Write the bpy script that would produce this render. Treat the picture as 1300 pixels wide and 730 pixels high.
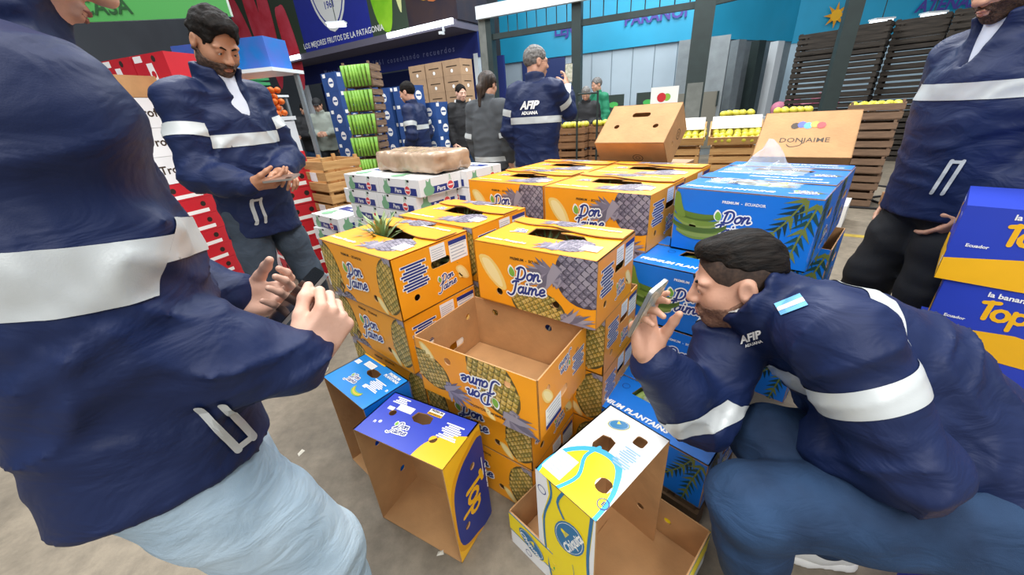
import bpy, bmesh, math, random
import numpy as np
from math import sin, cos, pi, radians, sqrt, hypot, atan2
from mathutils import Vector, Matrix
from mathutils.geometry import tessellate_polygon

for o in list(bpy.data.objects):
    bpy.data.objects.remove(o, do_unlink=True)
SC = bpy.context.scene
COL = SC.collection

# ------------------------------------------------------------------ camera
CAM_H = 1.30
PITCH, ROLL, FPX = radians(25.5), radians(4.3), 474.0
cd = bpy.data.cameras.new('camera'); cam = bpy.data.objects.new('camera', cd); COL.objects.link(cam)
cd.sensor_fit = 'HORIZONTAL'; cd.sensor_width = 36.0; cd.lens = 36.0 * FPX / 1300.0
cd.clip_start = 0.02; cd.clip_end = 200
cam.matrix_world = (Matrix.Translation((0, 0, CAM_H)) @ Matrix.Rotation(radians(90) - PITCH, 4, 'X')
                    @ Matrix.Rotation(-ROLL, 4, 'Z'))
SC.camera = cam

# ------------------------------------------------------------------ world and lights
SC.view_settings.view_transform = 'Standard'
SC.view_settings.look = 'None'
SC.view_settings.gamma = 1.0
SC.view_settings.use_curve_mapping = False
SC.view_settings.exposure = 0.10
W = bpy.data.worlds.new('hall_light'); SC.world = W; W.use_nodes = True
W.node_tree.nodes['Background'].inputs[0].default_value = (0.88, 0.93, 1.0, 1)
W.node_tree.nodes['Background'].inputs[1].default_value = 0.60

def area(name, loc, sx, sy, power, col=(1, 1, 1), rot=(0, 0, 0)):
    l = bpy.data.lights.new(name, 'AREA'); l.shape = 'RECTANGLE'; l.size = sx; l.size_y = sy
    l.energy = power; l.color = col
    o = bpy.data.objects.new(name, l); COL.objects.link(o); o.location = loc; o.rotation_euler = rot
    return o
# rows of long ceiling lamps of the market hall, plus one added fill behind the camera
area('ceiling_or_fill_light', (-1.2, 0.2, 5.6), 1.2, 5.0, 190, (1.0, 0.98, 0.95), (0, 0, radians(-35)))
area('ceiling_or_fill_light', (2.2, 2.6, 5.6), 1.2, 5.0, 200, (1.0, 0.98, 0.95), (0, 0, radians(-35)))
area('ceiling_or_fill_light', (-3.2, 5.0, 5.6), 1.2, 5.0, 340, (0.95, 0.98, 1.0), (0, 0, radians(-35)))
area('ceiling_or_fill_light', (0.6, -3.2, 4.6), 1.2, 5.0, 230, (1.0, 0.98, 0.95), (radians(25), 0, radians(-35)))  # unseen fill, lower and tilted forward, added to brighten the carton fronts
area('ceiling_or_fill_light', (2.5, 7.0, 5.6), 1.2, 5.0, 400, (0.95, 0.98, 1.0), (0, 0, radians(-35)))

# ------------------------------------------------------------------ materials
def lin(h):
    if isinstance(h, str):
        h = h.lstrip('#'); c = [int(h[i:i + 2], 16) / 255 for i in (0, 2, 4)]
    else:
        c = h
    return tuple(x / 12.92 if x <= 0.04045 else ((x + 0.055) / 1.055) ** 2.4 for x in c)
MATS = {}
def mat(name, col, rough=0.6, var=0.0, vscale=6.0, bump=0.0, bscale=80.0, metal=0.0, spec=0.5, sheen=0.0,
        trans=0.0, alpha=1.0, emit=0.0, col2=None, stretch=(1, 1, 1), detail=4.0, ramp=(0.35, 0.7)):
    if name in MATS: return MATS[name]
    m = bpy.data.materials.new(name); m.use_nodes = True; nt = m.node_tree; N, L = nt.nodes, nt.links
    b = N['Principled BSDF']; c = lin(col)
    b.inputs['Base Color'].default_value = (*c, 1); b.inputs['Roughness'].default_value = rough
    b.inputs['Metallic'].default_value = metal; b.inputs['Specular IOR Level'].default_value = spec
    if sheen: b.inputs['Sheen Weight'].default_value = sheen
    if trans: b.inputs['Transmission Weight'].default_value = trans; b.inputs['IOR'].default_value = 1.15
    if alpha < 1: b.inputs['Alpha'].default_value = alpha
    if emit:
        b.inputs['Emission Color'].default_value = (*c, 1); b.inputs['Emission Strength'].default_value = emit
    if var or col2 or bump:
        tc = N.new('ShaderNodeTexCoord'); mp = N.new('ShaderNodeMapping'); mp.inputs['Scale'].default_value = stretch
        L.new(tc.outputs['Object'], mp.inputs[0])
    if var or col2:
        nz = N.new('ShaderNodeTexNoise'); nz.inputs['Scale'].default_value = vscale; nz.inputs['Detail'].default_value = detail
        L.new(mp.outputs[0], nz.inputs['Vector'])
        rp = N.new('ShaderNodeValToRGB'); e = rp.color_ramp.elements
        e[0].position, e[1].position = ramp
        if col2: c0, c1 = c, lin(col2)
        else: c0 = tuple(x * (1 - var) for x in c); c1 = tuple(min(1, x * (1 + var)) for x in c)
        e[0].color = (*c0, 1); e[1].color = (*c1, 1)
        L.new(nz.outputs['Fac'], rp.inputs[0]); L.new(rp.outputs[0], b.inputs['Base Color'])
    if bump:
        n2 = N.new('ShaderNodeTexNoise'); n2.inputs['Scale'].default_value = bscale; n2.inputs['Detail'].default_value = 5
        L.new(mp.outputs[0], n2.inputs['Vector'])
        bp = N.new('ShaderNodeBump'); bp.inputs['Strength'].default_value = bump; bp.inputs['Distance'].default_value = 0.01
        L.new(n2.outputs['Fac'], bp.inputs['Height']); L.new(bp.outputs[0], b.inputs['Normal'])
    MATS[name] = m
    return m

# ------------------------------------------------------------------ mesh helpers
class MB:
    """collects polygons with material slots; build() links ONE mesh object"""
    def __init__(s): s.v = []; s.f = []; s.m = []; s.mats = []
    def mi(s, m):
        if m is None: return 0
        if m not in s.mats: s.mats.append(m)
        return s.mats.index(m)
    def add(s, verts, faces, m=None):
        k = len(s.v); i = s.mi(m)
        s.v += [tuple(p) for p in verts]
        for f in faces: s.f.append(tuple(a + k for a in f)); s.m.append(i)
        return s
    def box(s, c, size, m=None, M=None, taper=1.0):
        x, y, z = (q / 2 for q in size)
        vs = []
        for dz in (-1, 1):
            t = taper if dz > 0 else 1.0
            for dx, dy in ((-1, -1), (1, -1), (1, 1), (-1, 1)):
                p = Vector((dx * x * t, dy * y * t, dz * z))
                if M is not None: p = M @ p
                vs.append(p + Vector(c))
        return s.add(vs, [(3, 2, 1, 0), (4, 5, 6, 7), (0, 1, 5, 4), (1, 2, 6, 5), (2, 3, 7, 6), (3, 0, 4, 7)], m)
    def bar(s, a, b, w, h, m=None, up=(0, 0, 1)):
        a, b = Vector(a), Vector(b); d = b - a; L = d.length; d.normalize()
        u = Vector(up); sd = d.cross(u)
        if sd.length < 1e-5: sd = d.cross(Vector((1, 0, 0)))
        sd.normalize(); u = sd.cross(d)
        M = Matrix((sd, d, u)).transposed()
        return s.box((a + b) / 2, (w, L, h), m, M)
    def tube(s, path, rad, n=10, m=None, caps=True):
        P = [Vector(p) for p in path]; k = len(P)
        if not hasattr(rad, '__len__'): rad = [rad] * k
        vs = []; ref = None
        for i in range(k):
            d = (P[min(i + 1, k - 1)] - P[max(i - 1, 0)]).normalized()
            if ref is None:
                ref = d.cross(Vector((0, 0, 1)))
                if ref.length < 0.1: ref = d.cross(Vector((1, 0, 0)))
            ref = (ref - d * ref.dot(d)).normalized(); w = d.cross(ref)
            for j in range(n):
                a = 2 * pi * j / n; vs.append(P[i] + (ref * cos(a) + w * sin(a)) * rad[i])
        fs = []
        for i in range(k - 1):
            for j in range(n):
                j2 = (j + 1) % n; fs.append((i * n + j, i * n + j2, (i + 1) * n + j2, (i + 1) * n + j))
        if caps: fs.append(tuple(range(n - 1, -1, -1))); fs.append(tuple((k - 1) * n + j for j in range(n)))
        return s.add(vs, fs, m)
    def lathe(s, prof, n=16, m=None, c=(0, 0, 0)):
        vs = []; k = len(prof)
        for r, z in prof:
            for j in range(n):
                a = 2 * pi * j / n; vs.append((c[0] + r * cos(a), c[1] + r * sin(a), c[2] + z))
        fs = []
        for i in range(k - 1):
            for j in range(n):
                j2 = (j + 1) % n; fs.append((i * n + j, i * n + j2, (i + 1) * n + j2, (i + 1) * n + j))
        fs.append(tuple(range(n - 1, -1, -1))); fs.append(tuple((k - 1) * n + j for j in range(n)))
        return s.add(vs, fs, m)
    def ball(s, c, r, m=None, nu=8, nv=6, sq=(1, 1, 1)):
        prof = []
        vs = []; fs = []
        for i in range(nv + 1):
            th = pi * i / nv
            for j in range(nu):
                a = 2 * pi * j / nu
                vs.append((c[0] + r * sq[0] * sin(th) * cos(a), c[1] + r * sq[1] * sin(th) * sin(a), c[2] - r * sq[2] * cos(th)))
        for i in range(nv):
            for j in range(nu):
                j2 = (j + 1) % nu; fs.append((i * nu + j, i * nu + j2, (i + 1) * nu + j2, (i + 1) * nu + j))
        return s.add(vs, fs, m)
    def mesh(s, name, smooth=False):
        me = bpy.data.meshes.new(name); me.from_pydata(s.v, [], s.f)
        for m in s.mats: me.materials.append(m)
        if len(s.mats) > 1: me.polygons.foreach_set('material_index', s.m)
        if smooth: me.polygons.foreach_set('use_smooth', [True] * len(me.polygons))
        me.update(); return me
    def build(s, name, parent=None, loc=(0, 0, 0), rot=(0, 0, 0), smooth=False):
        return obj(name, s.mesh(name, smooth), parent, loc, rot)

def obj(name, me, parent=None, loc=(0, 0, 0), rot=(0, 0, 0), M=None):
    o = bpy.data.objects.new(name, me); COL.objects.link(o)
    if parent is not None: o.parent = parent
    if M is not None: o.matrix_local = M
    else: o.location = loc; o.rotation_euler = rot
    return o
def thing(name, label, cat, loc=(0, 0, 0), rotz=0.0, group=None, M=None):
    o = obj(name, None, None, loc, (0, 0, rotz), M); return tag(o, label, cat, group)
def tag(o, label=None, cat=None, group=None, kind=None):
    if label: o['label'] = label
    if cat: o['category'] = cat
    if group: o['group'] = group
    if kind: o['kind'] = kind
    return o
def kids(o): return [c for c in bpy.data.objects if c.parent is o]
def dup(root, tree, loc, rotz=0.0, label=None, group=None, M=None):
    """copy a thing and its recorded tree of parts [(part,[subparts])]"""
    r = root.copy(); COL.objects.link(r)
    if M is not None: r.matrix_local = M
    else: r.location = loc; r.rotation_euler = (0, 0, rotz)
    if label: r['label'] = label
    if group: r['group'] = group
    for p, subs in tree:
        c = p.copy(); COL.objects.link(c); c.parent = r
        for q in subs: d = q.copy(); COL.objects.link(d); d.parent = c
    return r
def tree_of(root):
    ch = {}
    for o in COL.objects:
        if o.parent is not None: ch.setdefault(o.parent, []).append(o)
    return [(p, ch.get(p, [])) for p in ch.get(root, [])]

def circle(cx, cy, r, n=14, ry=None, a0=0.0):
    ry = r if ry is None else ry
    return [(cx + r * cos(a0 + 2 * pi * i / n), cy + ry * sin(a0 + 2 * pi * i / n)) for i in range(n)]
def rrect(cx, cy, w, h, r, n=3):
    out = []
    for sx, sy, a in ((1, 1, 0), (-1, 1, 90), (-1, -1, 180), (1, -1, 270)):
        for i in range(n + 1):
            t = radians(a + 90 * i / n); out.append((cx + sx * (w / 2 - r) + r * cos(t), cy + sy * (h / 2 - r) + r * sin(t)))
    return out
def spline(pts, n=6, closed=False):
    P = [np.array(p, float) for p in pts]; k = len(P); out = []
    rng = range(k if closed else k - 1)
    for i in rng:
        if closed: a, b, c, d = P[i - 1], P[i], P[(i + 1) % k], P[(i + 2) % k]
        else: a, b, c, d = P[max(i - 1, 0)], P[i], P[i + 1], P[min(i + 2, k - 1)]
        for j in range(n):
            t = j / n
            out.append(tuple(0.5 * (2 * b + (c - a) * t + (2 * a - 5 * b + 4 * c - d) * t * t + (3 * b - a - 3 * c + d) * t ** 3)))
    if not closed: out.append(tuple(P[-1]))
    return out
def tess(outline, holes=()):
    loops = [[Vector((p[0], p[1], 0)) for p in lp] for lp in [outline] + list(holes)]
    tri = tessellate_polygon(loops); pts = [p for lp in loops for p in lp]
    return pts, [tuple(t) for t in tri], [len(l) for l in loops]
def slab(outline, holes=(), t=0.004, m_out=None, m_in=None, m_edge=None, mb=None):
    """flat sheet with real cut-outs; outer face z=0, inner z=-t"""
    mb = mb or MB(); pts, tri, ln = tess(outline, holes); n = len(pts)
    up = []; 
    for a, b, c in tri:
        A, B, C = pts[a], pts[b], pts[c]
        if (B - A).cross(C - A).z < 0: b, c = c, b
        up.append((a, b, c))
    mb.add([(p.x, p.y, 0) for p in pts], up, m_out)
    mb.add([(p.x, p.y, -t) for p in pts], [f[::-1] for f in up], m_in or m_out)
    k = 0
    for li, l in enumerate(ln):
        vs = [(pts[k + i].x, pts[k + i].y, 0) for i in range(l)] + [(pts[k + i].x, pts[k + i].y, -t) for i in range(l)]
        mb.add(vs, [(i, i + l, (i + 1) % l + l, (i + 1) % l) for i in range(l)], m_edge or m_in or m_out)
        k += l
    return mb
def clip(poly, x0, y0, x1, y1):
    def cut(P, f, inter):
        out = []
        for i in range(len(P)):
            a, b = P[i - 1], P[i]; fa, fb = f(a), f(b)
            if fb:
                if not fa: out.append(inter(a, b))
                out.append(b)
            elif fa: out.append(inter(a, b))
        return out
    def ix(v): return lambda a, b: (v, a[1] + (b[1] - a[1]) * (v - a[0]) / (b[0] - a[0]))
    def iy(v): return lambda a, b: (a[0] + (b[0] - a[0]) * (v - a[1]) / (b[1] - a[1]), v)
    P = list(poly)
    for f, i in ((lambda p: p[0] >= x0, ix(x0)), (lambda p: p[0] <= x1, ix(x1)), (lambda p: p[1] >= y0, iy(y0)), (lambda p: p[1] <= y1, iy(y1))):
        if len(P) < 3: return []
        P = cut(P, f, i)
    return P
def inside(p, poly):
    c = False
    for i in range(len(poly)):
        a, b = poly[i - 1], poly[i]
        if (a[1] > p[1]) != (b[1] > p[1]) and p[0] < (b[0] - a[0]) * (p[1] - a[1]) / (b[1] - a[1]) + a[0]: c = not c
    return c
def xf(poly, cx=0, cy=0, s=1.0, rot=0.0, shear=0.0, flip=1):
    c, n = cos(rot), sin(rot); out = []
    for x, y in poly:
        x = (x + shear * y) * flip; out.append((cx + s * (x * c - y * n), cy + s * (x * n + y * c)))
    return out
class Art:
    """flat printed artwork: list of (polygon, material, layer)"""
    def __init__(s): s.p = []
    def add(s, poly, m, layer=0): s.p.append((poly, m, layer)); return s
    def place(s, other, cx=0, cy=0, sc=1.0, rot=0.0, flip=1, lay=0):
        for q, m, l in other.p: s.p.append((xf(q, cx, cy, sc, rot, 0, flip), m, l + lay))
        return s
    def mesh(s, name, rect=None, holes=(), lift=0.0006, step=0.00025):
        mb = MB()
        for ip, (poly, m, l) in enumerate(s.p):
            if rect: poly = clip(poly, *rect)
            if len(poly) < 3: continue
            hs = []; skip = False
            xs = [p[0] for p in poly]; ys = [p[1] for p in poly]
            for (hx, hy, hr) in holes:
                if max(xs) < hx - hr or min(xs) > hx + hr or max(ys) < hy - hr or min(ys) > hy + hr: continue
                if max(max(xs) - min(xs), max(ys) - min(ys)) < 2.6 * hr:
                    if hypot(sum(xs) / len(xs) - hx, sum(ys) / len(ys) - hy) < hr * 1.15: skip = True
                elif inside((hx, hy), poly): hs.append(circle(hx, hy, hr, 12))
            if skip: continue
            pts, tri, _ = tess(poly, hs); z = lift + l * step + (ip % 97) * 2.2e-6; fs = []
            for a, b, c in tri:
                if (pts[b] - pts[a]).cross(pts[c] - pts[a]).z < 0: b, c = c, b
                fs.append((a, b, c))
            mb.add([(p.x, p.y, z) for p in pts], fs, m)
        return mb.mesh(name)
_RZ = [0]
def ribbon(path, w, cap=True):
    """outline of a stroked path as quads plus round end caps, without overlapping faces"""
    P = [np.array(path[0], float)]
    for p in path[1:]:
        p = np.array(p, float)
        if np.linalg.norm(p - P[-1]) > w * .04: P.append(p)
    if len(P) < 2: return [circle(P[0][0], P[0][1], w / 2, 8)]
    Lf = []; Rt = []; k = len(P)
    for i in range(k):
        d = P[min(i + 1, k - 1)] - P[max(i - 1, 0)]; d = d / (np.linalg.norm(d) + 1e-12); n = np.array([-d[1], d[0]]) * w / 2
        Lf.append(P[i] + n); Rt.append(P[i] - n)
    out = [[tuple(Lf[i]), tuple(Rt[i]), tuple(Rt[i + 1]), tuple(Lf[i + 1])] for i in range(k - 1)]
    if cap:
        for c, o, sg in ((P[0], P[1], 1), (P[-1], P[-2], 1)):
            d = c - o; a = atan2(d[1], d[0]); out.append([(c[0] + w / 2 * cos(a + t), c[1] + w / 2 * sin(a + t)) for t in (-1.57, -.9, -.3, .3, .9, 1.57)])
    return out
_TXT = {}
def text_polys(body, size=1.0, bold=0.0, shear=0.0, spacing=1.0):
    """triangles of a text line (centred), as polygons"""
    key = (body, bold, shear, spacing)
    if key not in _TXT:
        cu = bpy.data.curves.new('txt', 'FONT'); cu.body = body; cu.size = 1.0; cu.align_x = 'CENTER'; cu.align_y = 'CENTER'
        cu.offset = bold; cu.shear = shear; cu.resolution_u = 2; cu.space_character = spacing
        o = bpy.data.objects.new('txt', cu); COL.objects.link(o)
        dg = bpy.context.evaluated_depsgraph_get(); me = bpy.data.meshes.new_from_object(o.evaluated_get(dg))
        _TXT[key] = [[(me.vertices[i].co.x, me.vertices[i].co.y) for i in p.vertices] for p in me.polygons]
        bpy.data.objects.remove(o, do_unlink=True); bpy.data.curves.remove(cu); bpy.data.meshes.remove(me)
    return [[(x * size, y * size) for x, y in q] for q in _TXT[key]]
def art_text(art, body, cx, cy, size, m, lay=1, rot=0.0, bold=0.02, shear=0.0, flip=1, spacing=1.0):
    for q in text_polys(body, size, bold, shear, spacing): art.add(xf(q, cx, cy, 1, rot, 0, flip), m, lay)
    return art

# ------------------------------------------------------------------ implicit-surface modelling (bodies, clothes, soft things)
def smin(a, b, k):
    if k <= 0: return np.minimum(a, b)
    h = np.maximum(k - np.abs(a - b), 0) / k
    return np.minimum(a, b) - h * h * k * 0.25
def smax(a, b, k): return -smin(-a, -b, k)
_rng = np.random.RandomState(7); _PERM = _rng.rand(32, 32, 32).astype(np.float32)
def vnoise(p, s):
    q = p * s; i = np.floor(q).astype(int); f = q - i; f = f * f * (3 - 2 * f)
    i0 = i % 32; i1 = (i + 1) % 32
    def g(a, b, c): return _PERM[a[..., 0], b[..., 1], c[..., 2]]
    x, y, z = f[..., 0], f[..., 1], f[..., 2]
    c00 = g(i0, i0, i0) * (1 - x) + g(i1, i0, i0) * x; c10 = g(i0, i1, i0) * (1 - x) + g(i1, i1, i0) * x
    c01 = g(i0, i0, i1) * (1 - x) + g(i1, i0, i1) * x; c11 = g(i0, i1, i1) * (1 - x) + g(i1, i1, i1) * x
    return ((c00 * (1 - y) + c10 * y) * (1 - z) + (c01 * (1 - y) + c11 * y) * z) * 2 - 1
def V(*a): return np.array(a, float)
def unit(v): v = np.asarray(v, float); return v / (np.linalg.norm(v) + 1e-12)
class Sdf:
    def __init__(s): s.prims = []; s.post = []
    def cone(s, a, b, ra, rb, k=0.02, op='+'):
        a, b = np.asarray(a, float), np.asarray(b, float)
        def f(p):
            ba = b - a; L2 = ba.dot(ba) + 1e-12
            t = np.clip(((p - a) @ ba) / L2, 0, 1); q = p - a - t[..., None] * ba
            return np.sqrt((q * q).sum(-1)) - (ra + (rb - ra) * t)
        r = max(ra, rb); s.prims.append((f, np.minimum(a, b) - r, np.maximum(a, b) + r, k, op)); return s
    def chain(s, pts, rad, k=0.02):
        for i in range(len(pts) - 1): s.cone(pts[i], pts[i + 1], rad[i], rad[i + 1], k)
        return s
    def ell(s, c, r, k=0.02, X=None, op='+'):
        c, r = np.asarray(c, float), np.asarray(r, float)
        def f(p):
            q = p - c
            if X is not None: q = q @ X
            k0 = np.sqrt(((q / r) ** 2).sum(-1)); k1 = np.sqrt(((q / (r * r)) ** 2).sum(-1)) + 1e-9
            return k0 * (k0 - 1) / k1
        m = r.max() if X is not None else r
        s.prims.append((f, c - m, c + m, k, op)); return s
    def rbox(s, c, half, rr, k=0.02, X=None, op='+'):
        c, h = np.asarray(c, float), np.asarray(half, float) - rr
        def f(p):
            q = p - c
            if X is not None: q = q @ X
            d = np.abs(q) - h
            return np.sqrt((np.maximum(d, 0) ** 2).sum(-1)) + np.minimum(d.max(-1), 0) - rr
        m = np.full(3, np.linalg.norm(half)) if X is not None else np.asarray(half, float)
        s.prims.append((f, c - m, c + m, k, op)); return s
    def loft(s, a, b, side, table, k=0.03, power=2.3):
        """elliptic loft from a to b; table rows (t, half_width, half_depth, depth_shift)"""
        a, b = np.asarray(a, float), np.asarray(b, float); ax = unit(b - a); L = np.linalg.norm(b - a)
        sd = unit(np.asarray(side, float) - ax * np.dot(side, ax)); fw = np.cross(ax, sd)
        T = np.array(table, float)
        def f(p):
            q = p - a; z = q @ ax; t = np.clip(z / L, T[0, 0], T[-1, 0])
            w = np.interp(t, T[:, 0], T[:, 1]); d = np.interp(t, T[:, 0], T[:, 2]); sh = np.interp(t, T[:, 0], T[:, 3])
            u = (q @ sd); v = (q @ fw) - sh
            e = (np.abs(u / w) ** power + np.abs(v / d) ** power) ** (1 / power)
            rad = np.sqrt(u * u + v * v); din = (e - 1) * np.where(rad > 1e-6, rad / np.maximum(e, 1e-6), np.minimum(w, d))
            dz = np.maximum(z - T[-1, 0] * L, T[0, 0] * L - z)
            return np.where(dz > 0, np.sqrt(np.maximum(din, 0) ** 2 + dz ** 2) + np.minimum(din, 0) * 0.0, np.maximum(din, dz))
        m = T[:, 1:3].max() + abs(T[:, 3]).max(); pts = np.stack([a + ax * L * T[0, 0], a + ax * L * T[-1, 0]])
        s.prims.append((f, pts.min(0) - m, pts.max(0) + m, k, '+')); return s
    def cut(s, p0, n, k=0.01):
        p0, n = np.asarray(p0, float), unit(n); s.post.append(lambda p, d: smax(d, (p - p0) @ n, k)); return s
    def noise(s, amp, freq, stretch=None, where=None):
        def g(p, d):
            m = np.abs(d) < 0.04
            if not m.any(): return d
            q = p[m]
            if stretch is not None: q = q @ stretch
            n = vnoise(q, freq) + 0.5 * vnoise(q + 3.7, freq * 2.1)
            if where is not None: n = n * where(p[m])
            d = d.copy(); d[m] += amp * n; return d
        s.post.append(g); return s
    def fn(s, g): s.post.append(g); return s
    def mesh(s, res, smooth=1, pad=None):
        lo = np.min([p[1] for p in s.prims if p[4] == '+'], 0); hi = np.max([p[2] for p in s.prims if p[4] == '+'], 0)
        pad = pad or 4 * res + 0.012; lo = lo - pad; hi = hi + pad
        n = np.ceil((hi - lo) / res).astype(int) + 1
        ax = [lo[i] + np.arange(n[i]) * res for i in range(3)]
        D = np.full(n, 0.2)
        for f, a, b, k, op in s.prims:
            m = 3 * res + k + 0.012
            i0 = np.clip(np.floor((a - m - lo) / res).astype(int), 0, n - 1); i1 = np.clip(np.ceil((b + m - lo) / res).astype(int) + 1, 1, n)
            sl = tuple(slice(i0[i], i1[i]) for i in range(3))
            P = np.stack(np.meshgrid(*[ax[i][sl[i]] for i in range(3)], indexing='ij'), -1)
            d = f(P)
            D[sl] = smin(D[sl], d, k) if op == '+' else smax(D[sl], -d, k)
        if s.post:
            idx = np.where(D < 0.045); P = np.stack([ax[i][idx[i]] for i in range(3)], -1); d = D[idx]
            for g in s.post: d = g(P, d)
            D[idx] = d
        return nets(D, lo, res, smooth)
def nets(D, lo, res, smooth=1):
    S = D < 0; n = np.array(D.shape)
    c = np.zeros(n - 1, np.int8)
    for dx in (0, 1):
        for dy in (0, 1):
            for dz in (0, 1): c += S[dx:n[0] - 1 + dx, dy:n[1] - 1 + dy, dz:n[2] - 1 + dz]
    act = np.argwhere((c > 0) & (c < 8))
    if len(act) == 0: return np.zeros((0, 3)), []
    idm = np.full(n - 1, -1, np.int64); idm[tuple(act.T)] = np.arange(len(act))
    acc = np.zeros((len(act), 3)); cnt = np.zeros(len(act))
    for a in range(3):
        o1, o2 = [x for x in range(3) if x != a]
        for u in (0, 1):
            for w in (0, 1):
                off = np.zeros(3, int); off[o1] = u; off[o2] = w; p = act + off; q = p.copy(); q[:, a] += 1
                d0 = D[tuple(p.T)]; d1 = D[tuple(q.T)]; m = (d0 < 0) != (d1 < 0)
                t = np.where(m, d0 / np.where(m, d0 - d1, 1), 0); v = off[None].repeat(len(act), 0).astype(float); v[:, a] = t
                acc[m] += v[m]; cnt[m] += 1
    vert = lo + (act + acc / cnt[:, None]) * res
    faces = []
    for a in range(3):
        o1, o2 = (a + 1) % 3, (a + 2) % 3
        sl0 = [slice(None)] * 3; sl1 = [slice(None)] * 3; sl0[a] = slice(0, -1); sl1[a] = slice(1, None)
        s0, s1 = S[tuple(sl0)], S[tuple(sl1)]; e = np.argwhere(s0 != s1)
        e = e[(e[:, o1] > 0) & (e[:, o2] > 0) & (e[:, o1] < n[o1] - 1) & (e[:, o2] < n[o2] - 1)]
        if len(e) == 0: continue
        ins = s0[tuple(e.T)]; quad = []
        for u, w in ((-1, -1), (0, -1), (0, 0), (-1, 0)):
            q = e.copy(); q[:, o1] += u; q[:, o2] += w; quad.append(idm[tuple(q.T)])
        Q = np.stack(quad, 1); Q[~ins] = Q[~ins][:, ::-1]; faces.append(Q)
    Fq = np.concatenate(faces)
    for _ in range(smooth):
        s_ = np.zeros_like(vert); k_ = np.zeros(len(vert))
        for i in range(4):
            a_, b_ = Fq[:, i], Fq[:, (i + 1) % 4]
            np.add.at(s_, a_, vert[b_]); np.add.at(k_, a_, 1); np.add.at(s_, b_, vert[a_]); np.add.at(k_, b_, 1)
        vert = vert * 0.5 + 0.5 * s_ / np.maximum(k_, 1)[:, None]
    return vert, Fq
def np_mesh(name, parts, mats, smooth=True):
    """parts: list of (verts, quads, mat_index) -> one mesh"""
    vs = []; fs = []; mi = []; k = 0
    for v, f, m in parts:
        if len(v) == 0: continue
        vs.append(v); fs.append(np.asarray(f) + k); mi += [m] * len(f); k += len(v)
    Vv = np.concatenate(vs); Ff = np.concatenate(fs)
    me = bpy.data.meshes.new(name); me.vertices.add(len(Vv)); me.vertices.foreach_set('co', Vv.ravel())
    me.loops.add(Ff.size); me.loops.foreach_set('vertex_index', Ff.ravel().astype(np.int32))
    me.polygons.add(len(Ff)); me.polygons.foreach_set('loop_start', np.arange(len(Ff), dtype=np.int32) * 4)
    me.update(calc_edges=True)
    for m in mats: me.materials.append(m)
    me.polygons.foreach_set('material_index', np.array(mi, np.int32))
    if smooth: me.polygons.foreach_set('use_smooth', np.ones(len(Ff), bool))
    me.validate(); me.update(); return me
def sdf_obj(name, sdf, res, m, parent=None, smooth=1, M=None):
    v, f = sdf.mesh(res, smooth)
    return obj(name, np_mesh(name, [(v, f, 0)], [m]), parent, M=M)
def band(src, name, m, planes, keep, parent, off=0.0025):
    """strip of cloth lying on a garment: source mesh sliced by planes, kept where keep(points)"""
    bm = bmesh.new(); bm.from_mesh(src.data)
    C = np.array([f.calc_center_median() for f in bm.faces])
    fs = list(bm.faces); dl = []
    ok = np.ones(len(fs), bool)
    for p0, n in planes: ok &= ((C - np.asarray(p0)) @ unit(n)) < 0.05
    ok &= keep(C)
    bmesh.ops.delete(bm, geom=[f for f, q in zip(fs, ok) if not q], context='FACES')
    for _ in range(4):          # even out the outline where the strip ends
        mv = {}
        for v in bm.verts:
            nb = [e.other_vert(v) for e in v.link_edges if e.is_boundary]
            if len(nb) == 2: mv[v] = v.co * .4 + (nb[0].co + nb[1].co) * .3
        for v, c in mv.items(): v.co = c
    for p0, n in planes:
        g = bm.verts[:] + bm.edges[:] + bm.faces[:]
        bmesh.ops.bisect_plane(bm, geom=g, plane_co=Vector(p0), plane_no=Vector(unit(n)), clear_outer=True)
    bm.normal_update()
    nn = {v: v.normal.copy() for v in bm.verts}
    for v in bm.verts: v.co += nn[v] * off
    if not bm.faces: bm.free(); return None
    me = bpy.data.meshes.new(name); bm.to_mesh(me); bm.free()
    me.materials.clear(); me.materials.append(m)
    for p in me.polygons: p.use_smooth = True; p.material_index = 0
    return obj(name, me, parent)

# ------------------------------------------------------------------ shared materials
KRAFT = mat('kraft_board', '#b98d5e', 0.75, var=0.10, vscale=9, bump=0.15, bscale=60)
KRAFT_D = mat('kraft_inside', '#a97e52', 0.8, var=0.12, vscale=7)
ORANGE = mat('orange_board', '#f6a01c', 0.38, var=0.05, vscale=5)
ORANGE_D = mat('deep_orange_ink', '#e07f10', 0.4)
BLUE = mat('blue_board', '#0f74d6', 0.36, var=0.05, vscale=5)
LBLUE = mat('light_blue_board', '#1487d8', 0.38, var=0.04, vscale=5)
NAVYB = mat('royal_navy_board', '#2c43b8', 0.38, var=0.04, vscale=5)
NAVYD = mat('dark_navy_ink', '#1d2f86', 0.38)
GOLD = mat('golden_yellow_ink', '#f5b81e', 0.38, var=0.05)
GOLD_D = mat('amber_ink', '#dd9a12', 0.4)
WHITE = mat('white_ink', '#f2f2ee', 0.45)
PAPER = mat('white_board', '#e9eaea', 0.5, var=0.03)
INK = mat('navy_ink', '#20347f', 0.45)
BLACKINK = mat('dark_brown_ink', '#3a2a18', 0.6)
LEAF = mat('leaf_green_ink', '#7fb241', 0.5)
LEAF2 = mat('bright_green_ink', '#3fa64a', 0.5)
PG = [mat('pineapple_gold_%d' % i, c, 0.5) for i, c in enumerate(('#c2a046', '#ad9342', '#cfae5c', '#9a8a40'))]
PGD = mat('pineapple_dark_ink', '#5c5128', 0.55)
PGH = mat('pineapple_tip_ink', '#e0c98a', 0.5)
PP = [mat('pineapple_violet_%d' % i, c, 0.5) for i, c in enumerate(('#8d8594', '#7b7585', '#9c95a0', '#6b6676'))]
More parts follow.
